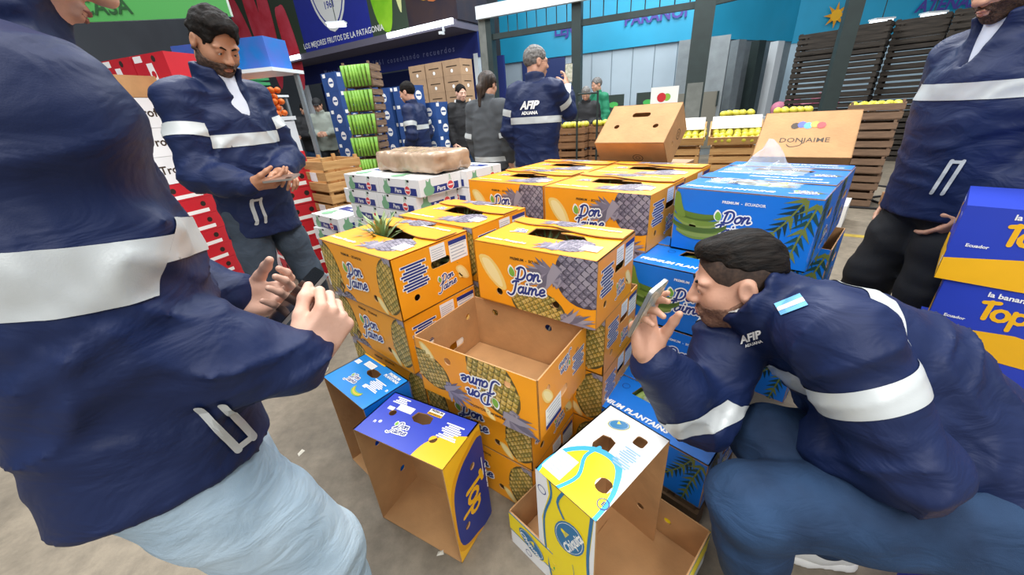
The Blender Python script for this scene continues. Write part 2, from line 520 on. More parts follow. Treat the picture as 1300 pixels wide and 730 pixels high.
PPD = mat('pineapple_violet_dark', '#403b48', 0.55)
CREAM = mat('fruit_flesh_ink', '#f3d27a', 0.45)
PLG = [mat('plantain_ink_%d' % i, c, 0.45) for i, c in enumerate(('#5d7a2b', '#728c35', '#4a6424', '#86994a'))]
FERN = [mat('fern_ink_%d' % i, c, 0.5) for i, c in enumerate(('#12343a', '#1d4640', '#6f7a35'))]
CHQY = mat('lemon_yellow_ink', '#f4dc16', 0.4)
CHQB = mat('petrol_blue_ink', '#1f6fa0', 0.4)
CYAN = mat('cyan_ink', '#35a3d8', 0.4)
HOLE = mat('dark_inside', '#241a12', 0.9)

# ------------------------------------------------------------------ printed artwork
def build_script(dark, light, outline=0.42, leaf=True):
    """brush-script 'Don Jaime' drawn from pen strokes, about 6 units wide"""
    G = {
        'D': (1.75, [[(.35, 1.75), (.3, .9), (.3, .05)], [(-.05, 1.55), (.5, 1.85), (1.15, 1.65), (1.45, .95), (1.25, .3), (.75, .0), (.0, .08)]]),
        'o': (1.1, [[(.5, 1), (.12, .75), (.1, .3), (.42, 0), (.8, .25), (.85, .7), (.5, 1), (.75, .95), (1.05, .8)]]),
        'n': (1.15, [[(.1, 1), (.1, .5), (.05, 0)], [(.1, .55), (.4, .95), (.7, .9), (.7, .4), (.78, .05), (1.1, .2)]]),
        'J': (1.35, [[(.25, 1.55), (.6, 1.8), (1.25, 1.8)], [(.9, 1.75), (.85, .8), (.7, -.1), (.25, -.45), (-.3, -.2)]]),
        'a': (1.15, [[(.85, .85), (.5, 1), (.12, .7), (.15, .2), (.45, 0), (.8, .35)], [(.9, 1), (.85, .3), (1.0, .02), (1.2, .2)]]),
        'i': (.62, [[(.15, 1), (.12, .3), (.25, .02), (.55, .2)], [(.22, 1.45), (.24, 1.5)]]),
        'm': (1.75, [[(.1, 1), (.08, 0)], [(.1, .55), (.38, .95), (.62, .85), (.62, .4), (.6, 0)], [(.62, .55), (.95, .95), (1.2, .85), (1.22, .3), (1.32, .02), (1.65, .2)]]),
        'e': (1.0, [[(.1, .45), (.6, .55), (.78, .8), (.5, 1), (.15, .75), (.1, .3), (.4, 0), (.95, .25)]])}
    A = Art(); strokes = []
    for word, x, y in (('Don', 1.2, 2.1), ('Jaime', 0.0, 0.0)):
        for ch in word:
            w, st = G[ch]
            for s in st: strokes.append([(x + p[0] + 0.22 * p[1], y + p[1]) for p in s])
            x += w
    def tf(p): x, y = p; return ((x - 3.0), (y - 1.6) + (x - 3.0) * 0.10)
    for s in strokes:
        P = [tf(p) for p in spline(s, 4)]
        for q in ribbon(P, 0.30 + outline): A.add(q, light, 0)
        for q in ribbon(P, 0.30): A.add(q, dark, 1)
    if leaf:
        lf = [(-.1, 0), (.35, .35), (.42, .95), (.1, 1.5), (-.45, 1.0), (-.5, .4)]
        A.add(xf(spline(lf, 4, True), -2.15, 0.55, 1.25, 0.35), light, 0); A.add(xf(spline(lf, 4, True), -2.15, 0.62, 1.0, 0.35), LEAF, 1)
        A.add(xf([(-.05, .1), (.0, .1), (-.02, 1.2)], -2.15, 0.62, 1.0, 0.35), LEAF2, 2)
    return A
LOGO = build_script(INK, WHITE)
LOGO_W = build_script(WHITE, LEAF2, 0.0, True)
LOGO_T = build_script(INK, WHITE, 0.55, True)
def pineapple_art(L=1.0, Wd=0.62, pal=PG, dark=PGD, tip=PGH, crown=PP, rows=6, seed=1, leaves=16):
    """lying pineapple: body along +x, crown to the left"""
    A = Art(); r = random.Random(seed)
    body = [(L / 2 * cos(t) * 1.0 + L / 2, Wd / 2 * sin(t) * (1 - 0.10 * cos(t))) for t in [2 * pi * i / 28 for i in range(28)]]
    A.add(body, dark, 0); dy = Wd / rows * 1.0; dx = dy * 1.05
    nx = int(L / dx) + 2
    for j in range(-rows, rows + 1):
        for i in range(-1, nx):
            cx = i * dx * 1.0 + (0.5 * dx if j % 2 else 0); cy = j * dy * 0.5
            ex = (cx - L / 2) / (L / 2); ey = cy / (Wd / 2)
            if ex * ex + ey * ey > 0.93: continue
            q = [(cx - dx * .46, cy), (cx - dx * .1, cy - dy * .42), (cx + dx * .46, cy), (cx - dx * .1, cy + dy * .42)]
            A.add(q, pal[r.randrange(4)], 1); A.add([(cx - dx * .05, cy - dy * .12), (cx + dx * .3, cy), (cx - dx * .05, cy + dy * .12)], tip, 2)
    for k in range(leaves):
        t = (k / (leaves - 1) - 0.5); a = pi + t * 1.9 + r.uniform(-.1, .1); ln = L * (0.62 - 0.5 * abs(t)) * r.uniform(.85, 1.15); w = Wd * 0.09
        bx, by = 0.06 * L, t * Wd * 0.35; d = V(cos(a), sin(a)); nrm = V(-d[1], d[0]); b0 = V(bx, by)
        mid = b0 + d * ln * .5 + nrm * ln * 0.06 * (1 if t > 0 else -1); end = b0 + d * ln + nrm * ln * 0.2 * (1 if t > 0 else -1)
        A.add([tuple(b0 - nrm * w), tuple(mid - nrm * w * .8), tuple(end), tuple(mid + nrm * w * .8), tuple(b0 + nrm * w)], crown[k % 4], 3 + (k % 3))
    return A
PINE = pineapple_art()
PINE_V = pineapple_art(1.0, 0.9, PP, PPD, PP[2], PP, rows=7, seed=3)
def plantain_art():
    A = Art()
    for i, (a0, a1, r0, cx, cy, w) in enumerate(((3.5, 5.6, .95, 0, 1.02, .30), (3.55, 5.7, 1.0, .02, .80, .30), (3.65, 5.8, 1.05, .02, .58, .30), (3.9, 5.5, 1.0, .0, .38, .24))):
        P = [(cx + r0 * cos(a0 + (a1 - a0) * t / 10), cy + r0 * 0.55 * sin(a0 + (a1 - a0) * t / 10)) for t in range(11)]
        W_ = [w * (.35 + .65 * sin(pi * min(max(t / 10 * 1.0, .08), .92))) for t in range(11)]
        up = [(p[0], p[1] + q * .5) for p, q in zip(P, W_)]; dn = [(p[0], p[1] - q * .5) for p, q in zip(P, W_)]; md = [(p[0], p[1] - q * .12) for p, q in zip(P, W_)]
        A.add(dn + up[::-1], PLG[i], i * 2); A.add(dn + md[::-1], PLG[(i + 2) % 4], i * 2 + 1)
    st = [(-.75, .55), (-.95, 1.0), (-.86, 1.35), (-.72, 1.3), (-.62, .95), (-.45, .5)]
    A.add(spline(st, 3, True), PLG[1], 7)
    return A
PLANT = plantain_art()
def fern_art(pal=FERN):
    A = Art()
    for s, (x0, y0, x1, y1, bend) in enumerate(((0, 1, -.75, -.2, .25), (.25, .9, -.1, -.75, -.15))):
        for i in range(9):
            t = i / 8; x = x0 + (x1 - x0) * t + bend * t * (1 - t); y = y0 + (y1 - y0) * t; a = atan2(y1 - y0, x1 - x0); ln = .46 * (1 - .5 * t)
            for sg in (-1, 1):
                b = a + sg * .75; d = (cos(b) * ln, sin(b) * ln); n = (-sin(b) * .06, cos(b) * .06)
                A.add([(x + n[0], y + n[1]), (x - n[0], y - n[1]), (x + d[0], y + d[1])], pal[s if (i % 3) else 2], s * 2)
        for q in ribbon([(x0, y0), ((x0 + x1) / 2 + bend * .25, (y0 + y1) / 2), (x1, y1)], .04): A.add(q, pal[2], s * 2 + 1)
    return A
FERNA = fern_art()
def label_art(w, h, head=None):
    A = Art().add([(-w / 2, -h / 2), (w / 2, -h / 2), (w / 2, h / 2), (-w / 2, h / 2)], WHITE, 1)
    g = mat('grey_print', '#9aa4b4', 0.6)
    if head: A.add([(-w / 2, h * .3), (w / 2, h * .3), (w / 2, h / 2), (-w / 2, h / 2)], head, 2)
    for i in range(5):
        y = -h * .38 + i * h * .15; A.add([(-w * .42, y), (w * (.42 - .1 * (i % 2)), y), (w * (.42 - .1 * (i % 2)), y + h * .035), (-w * .42, y + h * .035)], g, 2)
    return A
def lines_art(w, h, n, m, back=None):
    A = Art()
    for i in range(n):
        y = h / 2 - (i + .5) * h / n; k = .5 + .5 * abs(sin(i * 2.3 + 1)); t = h / n * .34
        if back: A.add([(-w / 2 * k - .004, y - t - .002), (w / 2 * k + .004, y - t - .002), (w / 2 * k + .004, y + t + .002), (-w / 2 * k - .004, y + t + .002)], back, 0)
        A.add([(-w / 2 * k, y - t), (w / 2 * k, y - t), (w / 2 * k, y + t), (-w / 2 * k, y + t)], m, 1)
    return A
WEDGE = Art().add(spline([(-.5, .45), (-.1, .5), (.3, .1), (.5, -.45), (.2, -.5), (-.25, -.1)], 3, True), CREAM, 0).add(spline([(-.38, .38), (-.1, .4), (.2, .05), (.36, -.38), (.2, -.4), (-.18, -.05)], 3, True), mat('pale_flesh_ink', '#f7e2a2', .45), 1)

# ------------------------------------------------------------------ cartons
def face_frames(w, d, h):
    fr = {}
    def M(o, x, y, z): return Matrix(((x[0], y[0], z[0], o[0]), (x[1], y[1], z[1], o[1]), (x[2], y[2], z[2], o[2]), (0, 0, 0, 1)))
    fr['front'] = (M((0, -d / 2, 0), (1, 0, 0), (0, 0, 1), (0, -1, 0)), w, h)
    fr['back'] = (M((0, d / 2, 0), (-1, 0, 0), (0, 0, 1), (0, 1, 0)), w, h)
    fr['right'] = (M((w / 2, 0, 0), (0, 1, 0), (0, 0, 1), (1, 0, 0)), d, h)
    fr['left'] = (M((-w / 2, 0, 0), (0, -1, 0), (0, 0, 1), (-1, 0, 0)), d, h)
    fr['top'] = (M((0, -d / 2, h), (1, 0, 0), (0, 1, 0), (0, 0, 1)), w, d)
    fr['bottom'] = (M((0, -d / 2, 0), (-1, 0, 0), (0, 1, 0), (0, 0, -1)), w, d)
    return fr
_PANEL = {}
def panel(parent, face, fr, skin, holes=(), key=None, inner=None, t=0.004, name=None):
    M, w, h = fr[face]; k = (key, face, round(w, 3), round(h, 3), skin.name)
    if key is None or k not in _PANEL:
        me = slab([(-w / 2, 0), (w / 2, 0), (w / 2, h), (-w / 2, h)], holes, t, skin, inner or KRAFT_D, KRAFT).mesh(name or face + '_panel')
        _PANEL[k] = me
    return obj(name or face + '_panel', _PANEL[k], parent, M=M)
_ART = {}
def prints(pn, key, fn, w, h, holes=(), name='print'):
    if key not in _ART:
        A = fn(); _ART[key] = A.mesh(name, (-w / 2, 0.0, w / 2, h), holes) if isinstance(A, Art) else A
    return obj(name, _ART[key], pn)
def hcirc(hs): return [circle(x, y, r, 12) for x, y, r in hs]
def origin_label(A, cx, cy, m, sz=0.013): return art_text(A, 'PREMIUM  -  ECUADOR', cx, cy, sz, m, 2, 0, .03)

YH_LONG = lambda w, h: [(-w * .29, h * .22, .0135), (w * .20, h * .24, .0135)]
YH_END = lambda w, h: [(-w * .28, h * .27, .0125), (w * .33, h * .3, .0125)]
def yellow_long(pn, w, h, k):
    hs = YH_LONG(w, h)
    prints(pn, ('ypine', k, w, h), lambda: Art().place(PINE, w * .28, h * .02, h * .95, pi * .94, lay=0), w, h, hs, 'pineapple_print')
    prints(pn, ('ypinev', k, w, h), lambda: Art().place(PINE_V, w * .2, h * .68, h * .98, .12), w, h, hs, 'violet_pineapple_print')
    prints(pn, ('ywedge', k, w, h), lambda: Art().place(WEDGE, -w * .34, h * .53, h * .5), w, h, hs, 'fruit_piece_print')
    prints(pn, ('ylogo', k, w, h), lambda: origin_label(Art().place(LOGO, -w * .03, h * .47, w * .052, lay=7), -w * .02, h * .82, BLACKINK), w, h, (), 'brand_lettering')
def yellow_long2(pn, w, h, k):
    hs = YH_LONG(w, h)
    prints(pn, ('y2pine', k, w, h), lambda: Art().place(PINE, -w * .50, h * .98, h * 1.05, -pi * .42), w, h, hs, 'pineapple_print')
    prints(pn, ('y2pineb', k, w, h), lambda: Art().place(PINE, w * .47, h * 1.0, h * .95, -pi * .56), w, h, hs, 'pineapple_print')
    prints(pn, ('y2pinev', k, w, h), lambda: Art().place(PINE_V, -w * .33, h * .0, h * .5, -.4), w, h, hs, 'violet_pineapple_print')
    prints(pn, ('y2wedge', k, w, h), lambda: Art().place(WEDGE, w * .28, h * .16, h * .25), w, h, hs, 'fruit_piece_print')
    prints(pn, ('y2logo', k, w, h), lambda: origin_label(Art().place(LOGO, -w * .03, h * .48, w * .052, lay=7), -w * .02, h * .86, BLACKINK), w, h, (), 'brand_lettering')
def yellow_end(pn, w, h, k, label=True):
    hs = YH_END(w, h)
    prints(pn, ('yend1', k, w, h), lambda: Art().place(lines_art(w * .32, h * .42, 9, INK, WHITE), -w * .26, h * .62), w, h, hs, 'small_print')
    prints(pn, ('yend2', k, w, h), lambda: Art().place(LOGO, w * .13, h * .3, w * .042), w, h, (), 'brand_lettering')
    prints(pn, ('yend3', k, w, h), lambda: Art().place(WEDGE, w * .36, h * .33, h * .28), w, h, hs, 'fruit_piece_print')
    if label: prints(pn, ('yend4', k, w, h), lambda: Art().place(label_art(w * .26, h * .36, INK), w * .34, h * .76).place(label_art(w * .2, h * .24), w * .06, h * .84), w, h, (), 'paper_label')
def top_window(w, d, wave=0.02):
    x0, x1, y0, y1 = -w * .2, w * .3, d * .42, d * .68
    pts = [(x0, y0), (x0 + .3 * (x1 - x0), y0 - .005), (x1 - .2 * (x1 - x0), y0 - .004), (x1, y0 + .01), (x1 - .04, y1 - .02), (x1 - .13, y1 - .015), (x0 + .16, y1 + wave * .3), (x0 + .07, y1 + wave), (x0 - .01, y1)]
    return pts
def yellow_top(root, fr, k):
    M, w, d = fr['top']; win = top_window(w, d)
    pn = panel(root, 'top', fr, ORANGE, [win], ('ytop', k))
    def art():
        A = Art().place(PINE_V, w * .12, d * .22, d * .42, .4)
        for i in range(12):
            a = 1.2 + i * .16; c = V(w * .16, d * .1); e = c + V(cos(a), sin(a)) * d * (.22 + .05 * (i % 3)); n = V(-sin(a), cos(a)) * .008
            A.add([tuple(c - n), tuple(e), tuple(c + n)], PP[i % 4], 3)
        return A
    prints(pn, ('ytopv', k, w, d), art, w, d, (), 'crown_print')
    def art2():
        A = Art(); art_text(A, 'Premium Pineapples', -w * .27, d * .13, .021, WHITE, 8, 0, .03, .2); art_text(A, 'Premium Pineapples', w * .28, d * .82, .021, WHITE, 8, 0, .03, .2)
        A.place(LOGO_T, -w * .29, d * .5, w * .02, lay=5); A.place(label_art(w * .13, d * .16), w * .37, d * .28, lay=6); return A
    prints(pn, ('ytopt', k, w, d), art2, w, d, (), 'lettering_print')
    # overlapping rear flap with a curved front edge
    ed = spline([(-w / 2 + .004, d * .80), (-w * .3, d * .74), (-w * .1, d * .77), (w * .08, d * .68), (w * .3, d * .62), (w / 2 - .004, d * .66)], 4)
    key = ('yflap', k, round(w, 3))
    if key not in _PANEL: _PANEL[key] = slab(ed + [(w / 2 - .004, d - .003), (-w / 2 + .004, d - .003)], (), .0035, ORANGE, KRAFT, KRAFT).mesh('top_flap')
    fl = obj('top_flap', _PANEL[key], root, M=M @ Matrix.Translation((0, 0, .0055)) @ Matrix.Translation((0, d, 0)) @ Matrix.Rotation(radians(-1.2), 4, 'X') @ Matrix.Translation((0, -d, 0)))
    prints(fl, ('yflapv', k, w, d), lambda: art_text(Art().place(PINE_V, -w * .12, d * .9, d * .36, .3), 'Premium Pineapples', w * .26, d * .84, .02, WHITE, 8, 0, .03, .2), w, d, (), 'crown_print')
def yellow_carton(label, loc, yaw, dims=(.46, .33, .225), full=True, long_style=1, group='orange pineapple cartons'):
    w, d, h = dims; root = thing('pineapple_carton', label, 'box', loc, yaw, group); fr = face_frames(w, d, h); k = 'y'
    for fc in ('front', 'back'):
        pn = panel(root, fc, fr, ORANGE, hcirc(YH_LONG(w, h)), ('yl', k)); (yellow_long if long_style == 1 else yellow_long2)(pn, w, h, (k, long_style))
    for fc in ('right', 'left'):
        hand = rrect(d * .08, h * .66, d * .26, .03, .013)
        pn = panel(root, fc, fr, ORANGE, hcirc(YH_END(d, h)) + [hand], ('ye', k)); yellow_end(pn, d, h, k)
    panel(root, 'bottom', fr, KRAFT, (), ('yb', k))
    if full: yellow_top(root, fr, k)
    return root

BH = lambda w, h: [(-w * .33, h * .42, .0135), (w * .16, h * .40, .0135)]
def blue_long(pn, w, h, k):
    hs = BH(w, h)
    prints(pn, ('bpl', k, w, h), lambda: Art().place(PLANT, -w * .29, h * .34, h * .44), w, h, hs, 'plantain_print')
    prints(pn, ('blogo', k, w, h), lambda: origin_label(Art().place(LOGO, -w * .02, h * .5, w * .05, lay=2), w * .02, h * .84, WHITE), w, h, (), 'brand_lettering')
    prints(pn, ('bfern', k, w, h), lambda: Art().place(FERNA, w * .4, h * .42, h * .55), w, h, hs, 'fern_print')
def blue_top(root, fr, k):
    M, w, d = fr['top']; win = [(-w * .22, d * .42), (w * .24, d * .40), (w * .27, d * .52), (w * .12, d * .62), (-w * .2, d * .60)]
    pn = panel(root, 'top', fr, BLUE, [win], ('btop', k))
    def art():
        A = Art(); art_text(A, 'PREMIUM PLANTAINS', -w * .14, d * .14, .030, WHITE, 2, 0, .04, .15); art_text(A, 'PREMIUM PLANTAINS', w * .14, d * .88, .026, WHITE, 2, pi, .04, .15)
        for i in range(7):
            a = .3 + i * .35; c = V(w * .36, d * .2); e = c + V(cos(a), sin(a) * .8) * .07; n = V(-sin(a), cos(a)) * .01; A.add([tuple(c - n), tuple(e), tuple(c + n)], FERN[2], 1)
            c = V(-w * .36, d * .75); e = c + V(cos(a + 2), sin(a + 2) * .8) * .07; A.add([tuple(c - n), tuple(e), tuple(c + n)], FERN[2], 1)
        A.place(LOGO_T, w * .36, d * .22, w * .025, lay=3); A.place(LOGO_T, -w * .34, d * .78, w * .025, lay=3, rot=pi)
        for q in ribbon([(-w * .3 + .014 * cos(t), d * .5 + .014 * sin(t)) for t in [i * .5 for i in range(13)]], .002): A.add(q, NAVYD, 1)
        return A
    prints(pn, ('btopt', k, w, d), art, w, d, (), 'lettering_print')
    key = ('bflap', k, round(w, 3))
    if key not in _PANEL: _PANEL[key] = slab([(-w / 2 + .004, d * .66), (w / 2 - .004, d * .66), (w / 2 - .004, d - .003), (-w / 2 + .004, d - .003)], (), .0035, BLUE, KRAFT, KRAFT).mesh('top_flap')
    fl = obj('top_flap', _PANEL[key], root, M=M @ Matrix.Translation((0, 0, .0052)))
    prints(fl, ('bflapt', k, w, d), lambda: art_text(art_text(Art(), 'PREMIUM PLANTAINS', w * .12, d * .88, .024, WHITE, 2, 0, .04, .15), 'PREMIUM PLANTAINS', w * .22, d * .73, .02, WHITE, 2, 0, .04, .15), w, d, (), 'lettering_print')
def blue_end(pn, w, h, k):
    hs = YH_END(w, h)
    prints(pn, ('bend', k, w, h), lambda: Art().place(FERNA, -w * .3, h * .45, h * .6).place(LOGO, w * .12, h * .32, w * .045, lay=5), w, h, hs, 'fern_print')
def blue_carton(label, loc, yaw, dims=(.49, .36, .24), full=True, group='blue plantain cartons'):
    w, d, h = dims; root = thing('plantain_carton', label, 'box', loc, yaw, group); fr = face_frames(w, d, h); k = 'b'
    for fc in ('front', 'back'):
        pn = panel(root, fc, fr, BLUE, hcirc(BH(w, h)), ('bl', k)); blue_long(pn, w, h, k)
    for fc in ('right', 'left'):
        hand = rrect(d * .08, h * .66, d * .26, .03, .013)
        pn = panel(root, fc, fr, BLUE, hcirc(YH_END(d, h)) + [hand], ('be', k)); blue_end(pn, d, h, k)
    panel(root, 'bottom', fr, KRAFT, (), ('bb', k))
    if full: blue_top(root, fr, k)
    return root

# ------------------------------------------------------------------ floor
def floor_material():
    m = bpy.data.materials.new('concrete'); m.use_nodes = True; nt = m.node_tree; N, L = nt.nodes, nt.links; b = N['Principled BSDF']
    tc = N.new('ShaderNodeTexCoord')
    def noise(s, d, r=.6):
        n = N.new('ShaderNodeTexNoise'); n.inputs['Scale'].default_value = s; n.inputs['Detail'].default_value = d; n.inputs['Roughness'].default_value = r; L.new(tc.outputs['Object'], n.inputs['Vector']); return n
    def ramp(src, p0, c0, p1, c1):
        r = N.new('ShaderNodeValToRGB'); e = r.color_ramp.elements; e[0].position = p0; e[0].color = (*c0, 1); e[1].position = p1; e[1].color = (*c1, 1); L.new(src, r.inputs[0]); return r
    n1 = noise(1.1, 6); r1 = ramp(n1.outputs['Fac'], .36, lin('#736a5c'), .68, lin('#9b8f7c'))
    n2 = noise(14, 8, .7); r2 = ramp(n2.outputs['Fac'], .35, (.62,) * 3, .62, (1.0,) * 3)
    mx = N.new('ShaderNodeMix'); mx.data_type = 'RGBA'; mx.blend_type = 'MULTIPLY'; mx.inputs['Factor'].default_value = .8; L.new(r1.outputs[0], mx.inputs['A']); L.new(r2.outputs[0], mx.inputs['B'])
    v = N.new('ShaderNodeTexVoronoi'); v.inputs['Scale'].default_value = 55; v.feature = 'F1'; L.new(tc.outputs['Object'], v.inputs['Vector'])
    r3 = ramp(v.outputs['Distance'], .05, (.72, .7, .66), .12, (1, 1, 1))
    m2 = N.new('ShaderNodeMix'); m2.data_type = 'RGBA'; m2.blend_type = 'MULTIPLY'; m2.inputs['Factor'].default_value = .4; L.new(mx.outputs['Result'], m2.inputs['A']); L.new(r3.outputs[0], m2.inputs['B'])
    L.new(m2.outputs['Result'], b.inputs['Base Color']); b.inputs['Roughness'].default_value = .62
    bp = N.new('ShaderNodeBump'); bp.inputs['Strength'].default_value = .35; bp.inputs['Distance'].default_value = .006; L.new(n2.outputs['Fac'], bp.inputs['Height']); L.new(bp.outputs[0], b.inputs['Normal'])
    return m
b = MB(); b.add([(-16, -5, 0), (16, -5, 0), (16, 22, 0), (-16, 22, 0)], [(0, 1, 2, 3)], floor_material()); tag(b.build('floor'), None, None, None, 'structure')

# ------------------------------------------------------------------ fruit that shows in the carton windows
PINE_SKIN = mat('pineapple_skin', '#7d6a2c', 0.6, var=0.25, vscale=30, bump=0.2, bscale=90)
PINE_EYE = mat('pineapple_eye', '#b39a4a', 0.55, var=0.2, vscale=40)
PINE_LEAF = mat('pineapple_leaf', '#6d8a4e', 0.5, col2='#9aa878', vscale=12)
def pineapple_meshes():
    L, r = .19, .062; b = MB(); n, rows = 11, 9
    b.lathe([(r * .55, 0), (r * .9, .02), (r, .06), (r, .12), (r * .88, .165), (r * .5, .19)], 18, PINE_SKIN)
    for i in range(rows):
        z = .018 + i * .0195; rr = np.interp(z, [0, .02, .06, .12, .165, .19], [r * .6, r * .92, r, r, r * .88, r * .55])
        for j in range(n):
            a = 2 * pi * (j + .5 * (i % 2)) / n; c = V(cos(a) * rr, sin(a) * rr, z); o = V(cos(a), sin(a), 0); t = V(-sin(a), cos(a), 0); hw = pi * rr / n * .92
            b.add([c - t * hw, c - V(0, 0, .012), c + t * hw, c + V(0, 0, .012), c + o * .007 + V(0, 0, .002)], [(0, 1, 4), (1, 2, 4), (2, 3, 4), (3, 0, 4)], PINE_EYE)
    cr = MB(); rnd = random.Random(4)
    for k in range(30):
        a = k * 2.4; lv = k / 30; tilt = 1.25 - lv * 1.0; ln = .075 + .05 * (1 - abs(lv - .5)); w = .009
        d = V(cos(a) * sin(tilt), sin(a) * sin(tilt), cos(tilt)); s = V(-sin(a), cos(a), 0); b0 = V(cos(a) * .014 * (1 - lv), sin(a) * .014 * (1 - lv), .183 + lv * .02)
        m = b0 + d * ln * .55 + V(0, 0, .008); e = b0 + d * ln + V(cos(a), sin(a), 0) * .012
        cr.add([b0 - s * w, b0 + s * w, m + s * w * .8, e, m - s * w * .8, b0 + d * .004 - V(0, 0, .002), m - V(0, 0, .003)], [(0, 1, 2, 4), (4, 2, 3), (1, 0, 5), (0, 4, 6, 5), (4, 3, 6), (2, 1, 5, 6), (3, 2, 6)], PINE_LEAF)
    return b.mesh('fruit_body'), cr.mesh('leaf_crown')
PINE_ME = pineapple_meshes()
def pineapple(label, loc, tilt, yaw, s=1.0):
    M = Matrix.Translation(loc) @ Matrix.Rotation(yaw, 4, 'Z') @ Matrix.Rotation(tilt, 4, 'Y') @ Matrix.Scale(s, 4)
    t = thing('pineapple', label, 'pineapple', M=M, group='pineapples in the orange cartons'); obj('fruit_body', PINE_ME[0], t); obj('leaf_crown', PINE_ME[1], t); return t
def dirs(yaw): a = radians(yaw); return V(cos(a), sin(a)), V(-sin(a), cos(a))
def at_box(c, yaw, u, v):
    x, y = dirs(yaw); p = V(c[0], c[1]) + x * u + y * v; return p[0], p[1]
def fill_pines(c, z, yaw, where, upright=False, dx=0.0):
    x, y = dirs(yaw)
    for i, (u, v) in enumerate(((-.09, .0), (.03, .02), (.12, -.01))):
        p = at_box(c, yaw, u + dx, v)
        if upright and i == 0:
            pineapple('whole pineapple with green crown poking out of ' + where, (p[0], p[1], z + .006), 0, .3, .98)
        else:
            q = at_box(c, yaw, u + dx, v - .07)
            pineapple(('golden pineapple lying at left inside ', 'golden pineapple lying in the middle inside ', 'golden pineapple lying at right inside ')[i] + where, (q[0], q[1], z + .125), pi / 2, radians(yaw + 90), .82)

# ------------------------------------------------------------------ the pallet of orange pineapple cartons
R_ = radians
YC = yellow_carton
YC('orange pineapple carton in the middle of the front, its lettering facing the open carton', (.153, 1.218, .676), R_(-37.7), (.46, .30, .226))
fill_pines((.153, 1.218), .68, -37.7, 'the middle front orange carton')
YC('front left orange pineapple carton with a green crown showing in its window', (-.440, 1.379, .676), R_(-40.3), (.46, .344, .226), long_style=2)
fill_pines((-.440, 1.379), .68, -40.3, 'the front left orange carton', True, .02)
YC('orange pineapple carton directly behind the front left one', (-.200, 1.662, .676), R_(-40.3), (.46, .344, .226), long_style=2)
fill_pines((-.200, 1.662), .68, -40.3, 'the orange carton behind the front left one')
for i, z in enumerate((0, .2253, .4506)):
    lab = ('lowest orange carton of the left column, behind the light blue crate', 'second orange carton of the left column', 'orange pineapple carton right under the front left one')[i]
    YC(lab, (-.435 + .012 * (i % 2), 1.384, z), R_(-40.3 + (0, 1.0, -1.5)[i]), (.46, .34, .2245), full=False, long_style=2)
    YC(('lowest', 'second', 'third')[i] + ' orange carton of the hidden column behind the left one', (-.200, 1.662, z), R_(-40.3), (.46, .34, .2245), full=False, long_style=2)
    YC(('lowest', 'second', 'third')[i] + ' orange carton of the column beneath the middle front carton', (.198, 1.277, z), R_(-37.7), (.46, .298, .2245), full=False, long_style=2)
YC('orange carton on the floor beneath two others, below the open carton', (-.075, 1.10, 0), R_(-37), (.46, .298, .2245), full=False, long_style=2)
YC('orange carton sandwiched directly below the open upside-down carton', (-.075, 1.10, .2253), R_(-36), (.46, .298, .2245), full=False, long_style=2)
BX, BY = dirs(-42.5); B1c = V(.485, 1.685)
names = {(0, 0): 'rear orange pineapple carton beside the blue cartons, lettering above the front carton', (1, 0): 'rear left orange pineapple carton next to the stacked white flat boxes', (0, 1): 'rearmost right orange carton in front of the tilted kraft box', (1, 1): 'rearmost left orange carton near the man with the lettered jacket'}
for (i, j), lab in names.items():
    c = B1c - BX * .5 * i + BY * .38 * j
    YC(lab, (c[0], c[1], .746), R_(-42.5), (.49, .37, .23))
    fill_pines(c, .75, -42.5, ('the rear orange carton', 'the rearmost orange carton')[j] + (' on the right', ' on the left')[i])
    for k in range(3):
        if j == 0 and i == 0 or k == 2: YC(('lowest', 'second', 'third')[k] + ' orange carton of the column under the ' + ('rear', 'rearmost')[j] + ('', ' left')[i] + ' carton', (c[0], c[1], k * .2485), R_(-42.5), (.485, .365, .2475), full=False)
        else: YC(('lowest', 'second')[k] + ' orange carton of the column under the ' + ('rear', 'rearmost')[j] + ('', ' left')[i] + ' carton', (c[0], c[1], k * .2485), R_(-42.5), (.485, .365, .2475), full=False)

